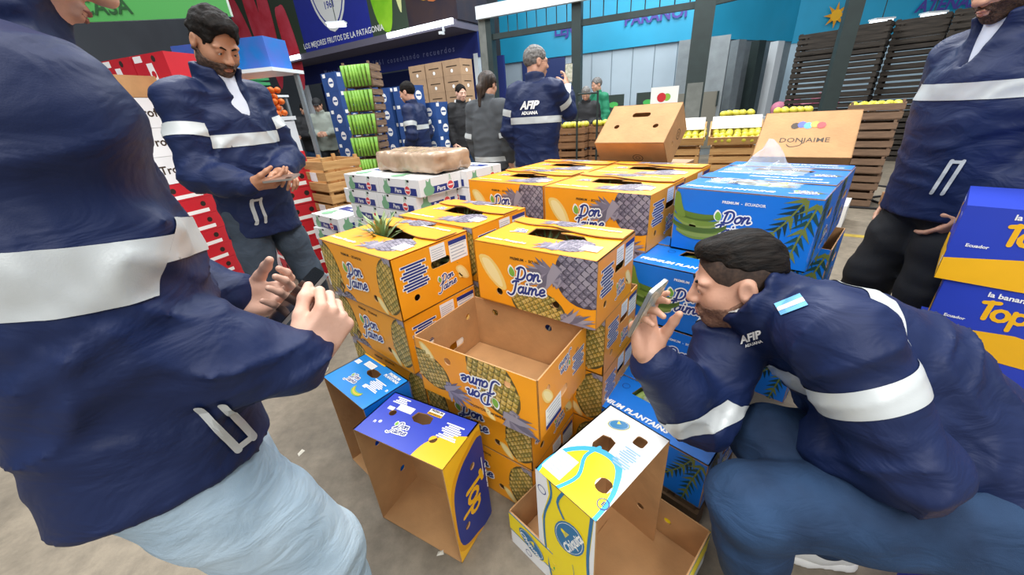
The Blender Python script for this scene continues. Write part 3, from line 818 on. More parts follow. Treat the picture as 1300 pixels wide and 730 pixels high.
# open carton, upside down, empty
def open_carton():
    w, d, h = .46, .316, .212
    t = thing('open_carton', 'empty open orange carton turned upside down, inverted lettering, kraft inside', 'box', (-.05, 1.023, .4512), R_(-35.2)); fr = face_frames(w, d, h)
    flipM = Matrix.Rotation(pi, 4, 'Z')
    for fc in ('front', 'back', 'right', 'left'):
        M, pw, ph = fr[fc]; long_ = fc in ('front', 'back'); hs = [(-x, ph - y, r) for x, y, r in (YH_LONG(pw, ph) if long_ else YH_END(pw, ph))]
        hl = hcirc(hs)
        if not long_: hl.append(rrect(-pw * .08, ph * .34, pw * .26, .03, .013))
        me = slab([(-pw / 2, 0), (pw / 2, 0), (pw / 2, ph), (-pw / 2, ph)], hl, .004, ORANGE, KRAFT, KRAFT).mesh(fc + '_panel')
        pn = obj(fc + '_panel', me, t, M=M)
        def inv(key, fn, name, hh=()):
            A = fn(); B = Art().place(A, 0, ph, 1.0, pi); me = B.mesh(name, (-pw / 2, 0, pw / 2, ph), hh); obj(name, me, pn)
        if long_:
            def big():
                return Art().place(PINE, -pw * .30, ph * .80, ph * 1.2, -pi * .34).place(PINE, pw * .22, ph * .74, ph * .9, -.55)
            inv('p', lambda: Art().place(PINE, -pw * .30, ph * .80, ph * 1.2, -pi * .34), 'pineapple_print', hs); inv('p2', lambda: Art().place(PINE, pw * .22, ph * .74, ph * .9, -.55), 'pineapple_print', hs)
            inv('w', lambda: Art().place(WEDGE, pw * .38, ph * .2, ph * .3).place(WEDGE, -pw * .12, ph * .9, ph * .2), 'fruit_piece_print', hs)
            inv('l', lambda: origin_label(Art().place(LOGO, -pw * .06, ph * .5, pw * .05, lay=7), -pw * .1, ph * .88, BLACKINK), 'brand_lettering')
        else:
            inv('e', lambda: Art().place(lines_art(pw * .26, ph * .34, 8, INK, WHITE), -pw * .3, ph * .45), 'small_print', hs)
            inv('l', lambda: Art().place(LOGO, -pw * .0, ph * .22, pw * .04), 'brand_lettering')
            inv('q', lambda: Art().place(WEDGE, pw * .34, ph * .4, ph * .3).place(label_art(pw * .3, ph * .36, INK), pw * .24, ph * .78), 'paper_label', hs)
    b = MB(); b.box((-w * .25, 0, .003), (w * .49, d - .01, .004), KRAFT); b.box((w * .25, 0, .003), (w * .49, d - .01, .004), KRAFT); b.build('bottom_flaps', t)
    b = MB(); b.box((0, -d * .24, .0075), (w - .012, d * .46, .004), KRAFT); b.box((0, d * .25, .0075), (w - .012, d * .44, .004), KRAFT); b.build('bottom_flap', t)
open_carton()

# ------------------------------------------------------------------ the pallet of blue plantain cartons
PLTN = mat('green_plantain', '#7f9a4a', 0.5, col2='#9fae62', vscale=14)
def plantain_mesh():
    b = MB(); P = [(-.11 + .022 * i, .03 * sin(pi * i / 10), 0) for i in range(11)]
    b.tube(P, [.006, .011, .017, .0195, .0205, .021, .0205, .0195, .016, .009, .005], 6, PLTN); return b.mesh('plantain', True)
PLM = plantain_mesh()
BAG = mat('clear_plastic_film', '#eef4f6', 0.08, alpha=0.28, spec=0.8)
def film(name, label, loc, yaw, w, d, hgt, seed, peaks=()):
    rnd = random.Random(seed); n = 15; vs = []
    for i in range(n):
        for j in range(n):
            u, v = i / (n - 1) - .5, j / (n - 1) - .5
            z = hgt * (.5 + .5 * rnd.uniform(-1, 1)) * (1 - (2 * max(abs(u), abs(v))) ** 4)
            for (pu, pv, ph, pr) in peaks:
                r = hypot(u - pu, v - pv) / pr
                if r < 1: z += ph * (1 - r) ** 1.3 * rnd.uniform(.75, 1.1)
            vs.append((u * w + rnd.uniform(-.006, .006), v * d + rnd.uniform(-.006, .006), max(z, .001)))
    b = MB(); b.add(vs, [(i * n + j, (i + 1) * n + j, (i + 1) * n + j + 1, i * n + j + 1) for i in range(n - 1) for j in range(n - 1)], BAG)
    o = b.build(name, None, loc, (0, 0, yaw)); return tag(o, label, 'plastic bag')
BCN = blue_carton
UX, UY = dirs(-46.9); U1 = V(.927, 1.372); U1b = U1 + UY * .333; U2 = V(.742, 1.288)
BCN('topmost front blue plantain carton, with full lettering and fern print', (U1[0], U1[1], .7505), R_(-46.9), (.45, .33, .24))
BCN('topmost rear blue plantain carton with plastic film sticking out', (U1b[0], U1b[1], .7505), R_(-46.9), (.45, .33, .24))
BCN('blue plantain carton on the left one level below the top, behind the phone', (U2[0], U2[1], .5005), R_(-44), (.45, .33, .245))
BCN('blue plantain carton two levels below the top, behind the wrist', (U2[0], U2[1], .2505), R_(-44), (.45, .33, .245), full=False)
BCN('blue plantain carton on the floor below the crouching man\'s forearm stack', (U2[0], U2[1], 0), R_(-44), (.45, .33, .245), full=False)
c4 = V(.234, 1.081) + dirs(-47.3)[0] * .226 + dirs(-47.3)[1] * .157
BCN('low front blue carton with its plantain window open, beside the white carton', (c4[0], c4[1], .115), R_(-47.3), (.452, .313, .195))
ca = U1 + UX * .02 + UY * .20
for k, (n_, z_) in enumerate((('lowest', 0.0), ('second lowest', .25), ('third', .5))):
    BCN(n_ + ' blue carton of the rear column on the right', (ca[0] + .08, ca[1] + .06, z_), R_(-46.9), (.45, .33, .245), full=False)
WOODD = mat('dark_pallet_wood', '#5b4631', 0.85, var=0.3, vscale=8, stretch=(1, 8, 1))
def pallet(label, loc, yaw, w=1.0, d=.8, h=.11, n=6, m=None):
    m = m or WOODD; t = thing('pallet', label, 'pallet', loc, yaw)
    for i in range(n):
        b = MB(); b.box((-w / 2 + (i + .5) * w / n, 0, h - .01), (w / n * .72, d, .018), m); b.build('plank', t)
    for v in (-.42, 0, .42):
        b = MB(); b.box((0, v * d, h / 2 - .01), (w, .07, h - .02), m); b.build('bearer', t)
    return t
pallet('dark wooden pallet under the low front blue carton', (c4[0], c4[1], 0), R_(-47.3), .45, .31, .113, 5)
for i in range(5):
    x, y = at_box(c4, -47.3, -.09 + .05 * i, .0 + .012 * (i % 2))
    o = obj('plantain', PLM, None, (x, y, .115 + .165), (.2 * i, 0, R_(-47.3 + 80 - 8 * i)))
    tag(o, 'green plantain in the window of the low front blue carton', 'plantain', 'plantains in the low front blue carton')
x, y = at_box(c4, -47.3, .06, .01); film('plastic_bag', 'clear crumpled plastic bag in the low front blue carton window', (x, y, .302), R_(-47.3), .24, .09, .02, 3)
x, y = at_box(U1b, -46.9, -.05, -.02); film('plastic_bag', 'clear plastic bag standing up from the rear blue carton', (x, y, .992), R_(-46.9), .30, .2, .012, 5, ((-.05, .1, .13, .3), (.12, .0, .06, .25)))
x, y = at_box(U1, -46.9, -.02, .01); film('plastic_bag', 'clear plastic film lying over the front blue carton window', (x, y, .991), R_(-46.9), .3, .1, .012, 8)
for i in range(4):
    x, y = at_box(U1, -46.9, -.08 + .055 * i, .005); o = obj('plantain', PLM, None, (x, y, .75 + .205), (.3 * i, 0, R_(40 - 9 * i)))
    tag(o, 'green plantain in the window of the topmost front blue carton', 'plantain', 'plantains in the topmost front blue carton')
for i in range(3):
    x, y = at_box(U2, -44, -.06 + .06 * i, .005); o = obj('plantain', PLM, None, (x, y, .5 + .205), (.3 * i, 0, R_(40 - 9 * i)))
    tag(o, 'green plantain in the blue carton behind the phone', 'plantain', 'plantains in the blue carton behind the phone')

# ------------------------------------------------------------------ empty cartons on the floor
def standing(name, label, corner, yaw, dims, skin_top, skins, open_face, inner=KRAFT, holes_top=(), holes_side=True):
    a, b, h = dims; x, y = dirs(yaw); c = V(*corner) + x * a / 2 + y * b / 2
    t = thing(name, label, 'box', (c[0], c[1], .0005), R_(yaw)); fr = face_frames(a, b, h); P = {}
    for fc in ('front', 'back', 'right', 'left', 'top', 'bottom'):
        if fc == open_face: continue
        M, pw, ph = fr[fc]; hl = []
        if fc == 'top': hl = list(holes_top)
        elif fc != 'bottom' and holes_side: hl = hcirc([(-pw * .2, ph * .26, .0125), (pw * .15, ph * .72, .0125)])
        me = slab([(-pw / 2, 0), (pw / 2, 0), (pw / 2, ph), (-pw / 2, ph)], hl, .0042, skin_top if fc == 'top' else skins.get(fc, KRAFT), inner, KRAFT).mesh(fc + '_panel')
        P[fc] = (obj(fc + '_panel', me, t, M=M), pw, ph)
    return t, P, fr
def handle(cx, cy, w, h): return [(cx - w / 2, cy - h * .2), (cx - w * .25, cy - h / 2), (cx + w * .25, cy - h / 2), (cx + w / 2, cy - h * .2), (cx + w * .42, cy + h * .4), (cx, cy + h / 2), (cx - w * .42, cy + h * .4)]
def put(P, fc, name, A, holes=()):
    pn, pw, ph = P[fc]; obj(name, A.mesh(name, (-pw / 2, 0, pw / 2, ph), holes), pn)
# navy and yellow banana carton standing on its end
t, P, fr = standing('banana_carton', 'royal blue and yellow banana carton standing on end, open towards the left', (-.528, .878), -29.6, (.349, .185, .434), NAVYB, {'right': GOLD, 'left': NAVYB, 'back': NAVYB}, 'front',
                    holes_top=[handle(.0, .125, .075, .042)] + hcirc([(-.108, .105, .013), (.085, .072, .013)]))
pw, ph = .349, .185
A = Art(); A.add(spline([(.06, -.01), (.07, .05), (.11, .095), (.18, .125)], 5) + [(.18, -.01)], GOLD, 0); put(P, 'top', 'yellow_field', A, [(.085, .072, .0135)])
A = Art().place(LOGO_T, -.035, .06, .0105, lay=2); put(P, 'top', 'brand_lettering', A)
A = Art().place(lines_art(.07, .06, 8, WHITE), .118, .115, lay=3).place(lines_art(.06, .03, 4, WHITE), -.115, .158); put(P, 'top', 'small_print', A)
A = Art().place(label_art(.062, .026), -.078, .135).add([(.0, .150), (.055, .150), (.055, .172), (.0, .172)], WHITE, 1).add([(.0, .148), (.055, .148), (.055, .158), (.0, .158)], GOLD, 2)
art_text(A, 'PREMIUM', .0275, .166, .011, BLACKINK, 3, 0, .03); art_text(A, 'BANANAS', .0275, .153, .010, BLACKINK, 3, 0, .03)
A.add([(-.14, .112), (-.115, .112), (-.115, .126), (-.14, .126)], WHITE, 1); put(P, 'top', 'paper_label', A)
A = Art(); art_text(A, 'n', -.135, .055, .02, WHITE, 1, 0, .03); A.add(circle(-.118, .06, .006, 10), WHITE, 1); put(P, 'top', 'recycling_mark', A)
ov = spline([(.0, .02), (-.075, .07), (-.08, .22), (-.06, .32), (.01, .375), (.1, .36), (.1, .02)], 5, True)
A = Art(); A.add(spline([(.02, .0), (-.088, .055), (-.091, .23), (-.07, .34), (.01, .395), (.1, .38), (.1, .0)], 5, True), GOLD_D, 0).add(ov, NAVYD, 1); put(P, 'right', 'navy_field', A, [(-.185 * .2, .434 * .26, .0125), (.185 * .15, .434 * .72, .0125)])
def top_word(A, cx, cy, s, rot, m=GOLD, m2=WHITE):
    for st in ([(-1.1, 1.0), (-.3, 1.15)], [(-.7, 1.15), (-.75, -.5)]):
        for q in ribbon(spline(st, 3), .34): A.add(xf(q, cx, cy, s, rot), m, 3)
    for q in ribbon([(.05 + .42 * cos(i * .6), .05 + .5 * sin(i * .6)) for i in range(12)], .32): A.add(xf(q, cx, cy, s, rot), m, 3)
    for q in ribbon(spline([(.75, .6), (.75, -1.1)], 3), .3) + ribbon([(1.1 + .38 * cos(i * .6), .1 + .45 * sin(i * .6)) for i in range(12)], .3): A.add(xf(q, cx, cy, s, rot), m, 3)
    art_text(A, 'la banana', cx + 1.75 * s * -sin(rot), cy + 1.75 * s * cos(rot), s * .62, m2, 3, rot, .03)
    return A
put(P, 'right', 'brand_lettering', top_word(Art(), .01, .20, .05, -pi / 2))
A = lines_art(.004, .12, 1, WHITE); put(P, 'right', 'small_print', Art().place(A, .075, .26, lay=4))
# light blue carton standing on its end
t, P, fr = standing('banana_carton', 'light blue plantain carton standing on end behind the royal blue one', (-.733, 1.146), -42.1, (.293, .18, .443), LBLUE, {'right': BLUE, 'left': BLUE, 'back': BLUE}, 'front',
                    holes_top=[handle(.0, .125, .072, .036)])
put(P, 'top', 'brand_lettering', Art().place(LOGO_T, -.035, .062, .0095, lay=2))
A = art_text(art_text(Art(), 'PREMIUM', .085, .16, .016, WHITE, 2, 0, .04), 'PLANTAINS', .085, .145, .016, WHITE, 2, 0, .04); A.place(lines_art(.075, .05, 8, WHITE), .07, .09); art_text(A, 'n', .128, .10, .02, WHITE, 1, 0, .03); put(P, 'top', 'small_print', A)
A = Art().place(label_art(.06, .026), -.055, .145).place(label_art(.03, .02), -.12, .13).add([(.03, .06), (.048, .06), (.048, .075), (.03, .075)], WHITE, 1); put(P, 'top', 'paper_label', A)
A = Art()
for i, c_ in enumerate((LEAF, GOLD, LEAF)):
    P_ = [(.045 + .035 * cos(3.5 + k * .2), .055 + .025 * sin(3.5 + k * .2) - .006 * i) for k in range(11)]
    for q in ribbon(P_, .006): A.add(q, c_, 1 + i)
A.add([(-.146, .172), (.0, .172), (.0, .178), (-.146, .178)], GOLD, 1); put(P, 'top', 'banana_print', A)
# white and yellow carton standing in an open tray
t, P, fr = standing('banana_carton', 'white and lemon yellow banana carton standing on end inside a tray', (.025, .672), -50.7, (.194, .325, .456), PAPER, {'front': CHQY, 'back': PAPER, 'left': PAPER}, 'right',
                    holes_top=[handle(-.02, .185, .05, .07), rrect(.045, .262, .032, .036, .008), rrect(.055, .085, .034, .042, .009)])
def oval_logo(A, cx, cy, s, rot, word=True):
    e = lambda k, l, m: A.add(xf(circle(0, 0, k, 22, k * .62), cx, cy, s, rot), m, l)
    e(1.06, 3, CHQY); e(1.0, 4, CHQB); e(.9, 5, WHITE); e(.87, 6, CHQB)
    for i in range(5): A.add(xf([(.0, .42), (-.18 + i * .09, .08), (-.12 + i * .09, .08)], cx, cy, s, rot), CHQY, 7)
    A.add(xf(circle(0, .3, .1, 8), cx, cy, s, rot), CHQY, 7)
    if word: art_text(A, 'Chiquita', cx + sin(rot) * s * .2, cy - cos(rot) * s * .2, s * .5, WHITE, 7, rot, .03, .25)
    return A
A = Art()
wv = [(-.083, 0), (-.088, .04), (-.07, .10), (-.02, .15), (.04, .15), (.075, .09), (.085, .04), (.086, 0)]
A.add(spline([(-.091, -.01), (-.096, .05), (-.078, .115), (-.02, .168), (.05, .166), (.085, .10), (.095, .04), (.096, -.01)], 4), CYAN, 0).add(spline(wv, 4), CHQY, 1)
for q in ribbon(spline([(-.02, .17), (-.03, .12), (-.005, .06), (-.02, .0)], 4), .010): A.add(q, CYAN, 2)
put(P, 'top', 'yellow_wave_print', A, [(.055, .085, .022)])
A = Art().place(label_art(.062, .075), -.06, .055, 1, .0, lay=2).place(lines_art(.05, .07, 9, mat('pale_blue_print', '#8fb0cf', .5)), .048, .19, lay=1).place(label_art(.02, .03), .075, .262); put(P, 'top', 'paper_label', A)
A = oval_logo(Art(), -.03, .272, .03, .6, False)
for cx, cy in ((.083, .045),):
    for q in ribbon([(cx + .014 * cos(i * .5), cy + .014 * sin(i * .5)) for i in range(14)], .0025): A.add(q, INK, 2)
    art_text(A, 'E', cx, cy, .016, INK, 2, 0, .03)
put(P, 'top', 'brand_mark', A)
A = Art().add([(-.097, 0), (-.05, 0), (-.075, .12), (-.08, .28), (-.05, .40), (-.056, .456), (-.097, .456)], PAPER, 0).add([(.075, 0), (.088, .15), (.083, .3), (.092, .456), (.097, .456), (.097, 0)], PAPER, 0)
for q in ribbon(spline([(-.046, .456), (-.042, .40), (-.072, .28), (-.066, .12), (-.042, 0)], 4), .007) + ribbon(spline([(.086, .456), (.078, .3), (.084, .15), (.07, 0)], 4), .009): A.add(q, CHQB, 1)
put(P, 'front', 'white_edge_print', A)
A = oval_logo(Art(), .018, .30, .072, 1.15)
for q in ribbon(spline([(.0, .36), (-.02, .40), (.0, .456)], 3), .008): A.add(q, CHQB, 2)
for q in ribbon([(-.075 + .014 * cos(i * .5), .395 + .014 * sin(i * .5)) for i in range(14)], .0025): A.add(q, INK, 2)
for q in ribbon(spline([(.03, .2), (.035, .15), (.01, .1)], 3), .0016): A.add(q, CHQB, 2)
put(P, 'front', 'brand_lettering', A)
def tray():
    w, d, h = .478, .359, .155; x, y = dirs(-47.3); c = V(-.064, .765) + x * w / 2 + y * d / 2
    t = thing('open_tray', 'open yellow and white cardboard tray holding the white standing carton', 'box', (c[0], c[1], .0003), R_(-47.3)); fr = face_frames(w, d, h)
    for fc in ('front', 'back', 'right', 'left'):
        M, pw, ph = fr[fc]; out = [(-pw / 2, 0), (pw / 2, 0)] + [(pw / 2 - .012 * (1 - cos(a)), ph - .012 * (1 - sin(a))) for a in (0, .5, 1.0, 1.57)] + [(-pw / 2 + .012 * (1 - sin(a)), ph - .012 * (1 - cos(a))) for a in (0, .5, 1.0, 1.57)]
        me = slab(out, hcirc([(-pw * .25, ph * .5, .012)]) if fc in ('back', 'left') else (), .0042, PAPER if fc != 'left' else CHQY, KRAFT, KRAFT).mesh(fc + '_panel'); pn = obj(fc + '_panel', me, t, M=M)
        A = Art().add([(-pw / 2, ph * .42), (pw / 2, ph * .38), (pw / 2, ph * .96), (-pw / 2, ph * .98)], CHQY, 0)
        for q in ribbon([(-pw / 2, ph * .97), (pw / 2, ph * .95)], .005) + ribbon([(-pw / 2, ph * .44), (pw / 2, ph * .40)], .004): A.add(q, CHQB, 1)
        obj('yellow_band_print', A.mesh('yellow_band_print', (-pw / 2, 0, pw / 2, ph)), pn)
        A = oval_logo(Art(), -pw * .30, ph * .62, .055, -.5, True)
        for q in ribbon([(-pw * .33 + .012 * cos(i * .5), ph * .2 + .012 * sin(i * .5)) for i in range(14)], .002): A.add(q, INK, 2)
        A.add(circle(-pw * .08, ph * .55, .018, 12, .012), LEAF2, 2); A.add(circle(-pw * .08, ph * .55, .010, 12, .006), CHQY, 3)
        obj('brand_lettering', A.mesh('brand_lettering', (-pw / 2, 0, pw / 2, ph)), pn)
    b = MB(); b.box((0, 0, .003), (w - .01, d - .01, .004), KRAFT); b.build('bottom_panel', t)
    b = MB(); b.box((.09, 0, .007), (w * .55, d * .5, .003), KRAFT); b.build('bottom_flap', t)
tray()

# ------------------------------------------------------------------ people
def skin_mat(name, c, c2): return mat(name, c, 0.5, col2=c2, vscale=18, bump=0.08, bscale=160, ramp=(.3, .75))
SKIN = skin_mat('skin', '#bb8a70', '#d0a088'); SKIN_L = skin_mat('fair_skin', '#cf9f88', '#dfb5a0'); SKIN_T = skin_mat('tanned_skin', '#a87556', '#bf8d70')
HAIR_K = mat('black_hair', '#0a0807', 0.75, spec=.2, col2='#1a1410', vscale=60, bump=0.35, bscale=140, stretch=(1, .25, 1)); HAIR_G = mat('grey_hair', '#4c4a49', 0.6, col2='#86837f', vscale=60, bump=0.5, bscale=140)
HAIR_B = mat('brown_hair', '#1c120c', 0.55, col2='#3d2a1c', vscale=50, bump=0.5, bscale=140, stretch=(1, 1, .2))
BEARD = mat('short_beard', '#33231a', 0.8, col2='#5a4030', vscale=120, bump=0.5, bscale=220)
def cloth_mat(name, c, rough, wr=.25, ws=8.0, var=.1, c2=None, grain=.06):
    m = mat(name, c, rough, var=var, vscale=5, bump=grain, bscale=520, col2=c2, spec=.3)
    nt = m.node_tree; N, L = nt.nodes, nt.links; b = N['Principled BSDF']; old = b.inputs['Normal'].links[0].from_node
    tc = next(n for n in N if n.type == 'TEX_COORD'); mp = N.new('ShaderNodeMapping'); mp.inputs['Scale'].default_value = (1, 1, 1.7); L.new(tc.outputs['Object'], mp.inputs[0])
    nz = N.new('ShaderNodeTexNoise'); nz.inputs['Scale'].default_value = ws; nz.inputs['Detail'].default_value = 3; nz.inputs['Distortion'].default_value = 1.2; L.new(mp.outputs[0], nz.inputs['Vector'])
    bp = N.new('ShaderNodeBump'); bp.inputs['Strength'].default_value = wr; bp.inputs['Distance'].default_value = .035; L.new(nz.outputs['Fac'], bp.inputs['Height']); L.new(old.outputs[0], bp.inputs['Normal']); L.new(bp.outputs[0], b.inputs['Normal'])
    return m
NAVY = cloth_mat('navy_jacket', '#122148', .55)
NAVY_IN = mat('navy_collar_lining', '#0f1c3a', 0.75, bump=0.2, bscale=300)
REFL = mat('reflective_tape', '#c3c8c8', 0.38, var=0.05, vscale=12, metal=0.15, bump=0.05, bscale=500)
def denim(n, a, b): return cloth_mat(n, a, .8, .25, 10, c2=b, grain=.15)
JEAN_L = denim('light_denim', '#8ea6b8', '#b3c6d3'); JEAN_D = denim('dark_denim', '#182a44', '#2b4668'); JEAN_G = denim('grey_denim', '#2c343f', '#4a5664'); TRO_K = mat('black_trousers', '#12151b', 0.75, var=.15, vscale=6, bump=.15, bscale=300)
CLOTH_K = mat('black_cloth', '#15161a', 0.75, var=.15, vscale=6, bump=.15, bscale=300); CLOTH_G = mat('grey_green_fleece', '#8b9289', 0.85, var=.08, bump=.2, bscale=200); CLOTH_GR = mat('green_cloth', '#1c7a58', 0.75, var=.1)
CLOTH_DG = mat('dark_grey_knit', '#4a4e52', 0.85, var=.1, bump=.2, bscale=200); SHIRT = mat('pale_shirt', '#cfd6e4', 0.7, var=.06, vscale=20)
SHOE_K = mat('dark_canvas', '#1c1e22', 0.75, bump=.2, bscale=300); SHOE_W = mat('white_leather', '#dcdcd8', 0.5); SOLE = mat('white_rubber', '#e4e3de', 0.55)
EYE = mat('eye_white', '#dedad4', 0.25); IRIS = mat('dark_iris', '#1f140d', 0.2); LIPC = mat('lip', '#a06458', 0.45)
PHONE_K = mat('phone_glass', '#0c0e13', 0.12, spec=.8); PHONE_B = mat('phone_bronze', '#8a6e60', 0.3, metal=.4); SCREEN = mat('phone_screen_picture', '#9fa58c', 0.2, col2='#d8d6c8', vscale=40); METAL = mat('brushed_metal', '#b9bcc0', 0.3, metal=.9)

def head_sdf(nk=1.0):
    s = Sdf()
    s.ell((0, -.014, .034), (.077, .097, .088), .02).ell((0, .020, -.040), (.060, .070, .074), .035).ell((0, .060, -.094), (.030, .026, .022), .03)
    for x in (-1, 1):
        s.ell((x * .034, .048, -.028), (.032, .034, .034), .025).ell((x * .030, .074, .020), (.026, .016, .011), .015).ell((x * .048, -.005, -.070), (.018, .04, .03), .03)
    s.cone((0, .086, .012), (0, .108, -.030), .0085, .0125, .016)
    for x in (-1, 1): s.ell((x * .0115, .098, -.035), (.0095, .012, .0085), .008)
    for x in (-1, 1): s.ell((x * .031, .102, -.001), (.019, .016, .0105), .012, op='-')
    for x in (-1, 1): s.ell((x * .031, .0775, -.001), (.0165, .0125, .0125), .004).ell((x * .031, .0800, .0055), (.0165, .0125, .0080), .003)
    s.ell((0, .0905, -.063), (.024, .010, .0062), .008).ell((0, .0885, -.0745), (.021, .0105, .0075), .008).ell((0, .103, -.0688), (.027, .0075, .0018), .003, op='-')
    for x in (-1, 1):
        X = np.array([[1, 0, 0], [0, 1, 0], [0, 0, 1]], float)
        s.ell((x * .0805, -.012, -.004), (.0095, .021, .032), .008).ell((x * .091, -.008, .0), (.008, .011, .017), .006, op='-')
    s.cone((0, -.022, -.055), (0, -.026, -.090), .054, .054, .03)
    return s
_HEAD = {}
def head_parts(res, style):
    """meshes in head space: skin, hair, beard, eyes"""
    key = (res, style)
    if key in _HEAD: return _HEAD[key]
    out = {'skin': head_sdf().mesh(res, 1)}
    hs, bd = style
    if hs != 'none':
        h = Sdf(); t = {'short': .010, 'thick': .011, 'long': .016, 'fade': .0045, 'thin': .007}[hs]
        h.ell((0, -.016, .036), (.077 + t * .75, .097 + t, .088 + t), .02)
        if hs == 'thick': h.ell((0, .045, .092), (.058, .045, .030), .03)
        if hs == 'fade': h.ell((0, .0, .098), (.054, .074, .026), .025).ell((0, .056, .090), (.046, .028, .024), .025)
        if hs == 'long': h.cone((0, -.085, .05), (0, -.12, -.10), .045, .035, .04).chain([(0, -.12, .02), (0, -.16, -.05), (0, -.155, -.22)], [.025, .03, .015], .03)
        h.ell((0, .10, -.035), (.078, .085, .112 if hs in ('thick', 'short', 'thin') else .098), .010, op='-')
        if hs in ('fade', 'short', 'thick', 'thin'):
            z0 = {'fade': .034, 'short': -.04, 'thick': -.045, 'thin': -.035}[hs]
            h.cut((0, -.05, z0), (0, .35, -1), .012)
        for x in (-1, 1): h.ell((x * .085, .004, -.012), (.03, .026, .036), .008, op='-')
        if hs == 'thick': h.noise(.006, 32)
        h.noise(.0035, 55, np.diag([1.0, .35, 1.0]) if hs != 'long' else np.diag([1.0, 1.0, .25]))
        out['hair'] = h.mesh(res, 1)
        if hs == 'fade':
            g = Sdf(); g.ell((0, -.014, .034), (.0785, .0985, .0895), .02); g.ell((0, .10, -.03), (.078, .088, .09), .012, op='-'); g.cut((0, -.05, -.045), (0, .35, -1), .01)
            for x in (-1, 1): g.ell((x * .085, .0, -.012), (.03, .028, .036), .008, op='-')
            out['side_hair'] = g.mesh(res, 1)
    if bd:
        b = head_sdf(); th = {'stubble': .0022, 'full': .0055}[bd]
        def reg(p, d):
            x, y, z = p[..., 0], p[..., 1], p[..., 2]
            r = smax(z + .045 - np.clip((.03 - y) * .5, 0, .03), -(y + .012), .01)          # below the cheek line, front of the ear
            r = smax(r, -(z + .125), .01)
            lip = np.sqrt((x / .024) ** 2 + ((z + .069) / .011) ** 2) - 1
            r = smax(r, -lip * .01, .003)
            nose = (np.sqrt((x / .022) ** 2 + ((z + .03) / .022) ** 2) - 1) * .02
            r = smax(r, -nose, .004)
            return np.maximum(d - th, r)
        b.fn(reg); b.noise(.0012, 150); out['beard'] = b.mesh(res, 1)
    _HEAD[key] = out; return out
def eye_mesh():
    b = MB()
    for x in (-1, 1): b.ball((x * .031, .0795, -.0025), .0116, EYE, 10, 8); b.ball((x * .0305, .0845, -.0035), .0075, IRIS, 8, 6)
    return b
def brow_mesh(m):
    b = MB()
    for x in (-1, 1): b.tube([(x * .012, .0925, .016), (x * .028, .091, .0225), (x * .047, .078, .018)], [.0028, .0042, .0018], 6, m)
    return b

def hand_sdf(curl, thumb=(0.35, 0.3, 0.2), spread=.06, thumb_dir=(-.62, .62, -.45)):
    """right hand: +y fingers, +z back of the hand, thumb on -x; curl[f] = 3 bend angles"""
    s = Sdf()
    s.rbox((.002, .052, -.001), (.040, .046, .0145), .013, .01).cone((0, -.03, 0), (0, .015, 0), .027, .029, .02).ell((-.024, .034, -.012), (.02, .03, .014), .012).ell((.03, .04, -.009), (.014, .03, .012), .012)
    bx = (-.0305, -.0100, .0110, .0305); ln = ((.042, .026, .021), (.046, .030, .022), (.043, .028, .022), (.034, .021, .019)); by = (.090, .094, .091, .083)
    for f in range(4):
        p = V(bx[f], by[f], .001); a = 0.0; yaw = (f - 1.3) * spread; pts = [V(bx[f] * .9, .07, 0), p]; rad = [.010, .0096]
        for k in range(3):
            a += curl[f][k]; d = V(sin(yaw) * cos(a), cos(yaw) * cos(a), -sin(a)); p = p + d * ln[f][k]; pts.append(p); rad.append((.0088, .0082, .0068)[k] * (.9 if f == 3 else 1))
        s.chain(pts, rad, .0045)
    p = V(-.026, .022, -.008); d = unit(V(*thumb_dir)); pts = [p]; rad = [.0150]; ax = unit(np.cross(d, V(0, 0, 1)))
    side = unit(V(.55, .25, -.75))
    for k, l in enumerate((.043, .033, .026)):
        if k: d = unit(d * cos(thumb[k]) + side * sin(thumb[k]))
        p = p + d * l; pts.append(p); rad.append((.0122, .0108, .0085)[k])
    s.chain(pts, rad, .007)
    return s
RELAX = [(.25, .35, .25), (.3, .4, .3), (.35, .45, .3), (.4, .5, .35)]
GRIP = [(.75, .95, .55), (.8, 1.0, .6), (.85, 1.0, .6), (.9, 1.05, .6)]
FIST = [(1.05, 1.3, .8), (1.15, 1.35, .8), (1.2, 1.4, .8), (1.25, 1.4, .8)]
_HAND = {}
def hand_mesh(res, curl, left, **kw):
    key = (res, str(curl), left, str(kw))
    if key not in _HAND:
        v, f = hand_sdf(curl, **kw).mesh(res, 1); v = v.copy(); f = np.array(f)
        if left: v[:, 0] *= -1; f = f[:, ::-1]
        _HAND[key] = (v, f)
    return _HAND[key]
def frame(y, z):
    y = unit(y); z = np.asarray(z, float); z = unit(z - y * z.dot(y)); x = np.cross(y, z); return np.stack([x, y, z], 1)
def xform(mesh, X, o, s=1.0): v, f = mesh; return (v * s) @ X.T + o, f
def rot_about(v, axis, a):
    v, k = np.asarray(v, float), unit(axis); return v * cos(a) + np.cross(k, v) * sin(a) + k * k.dot(v) * (1 - cos(a))

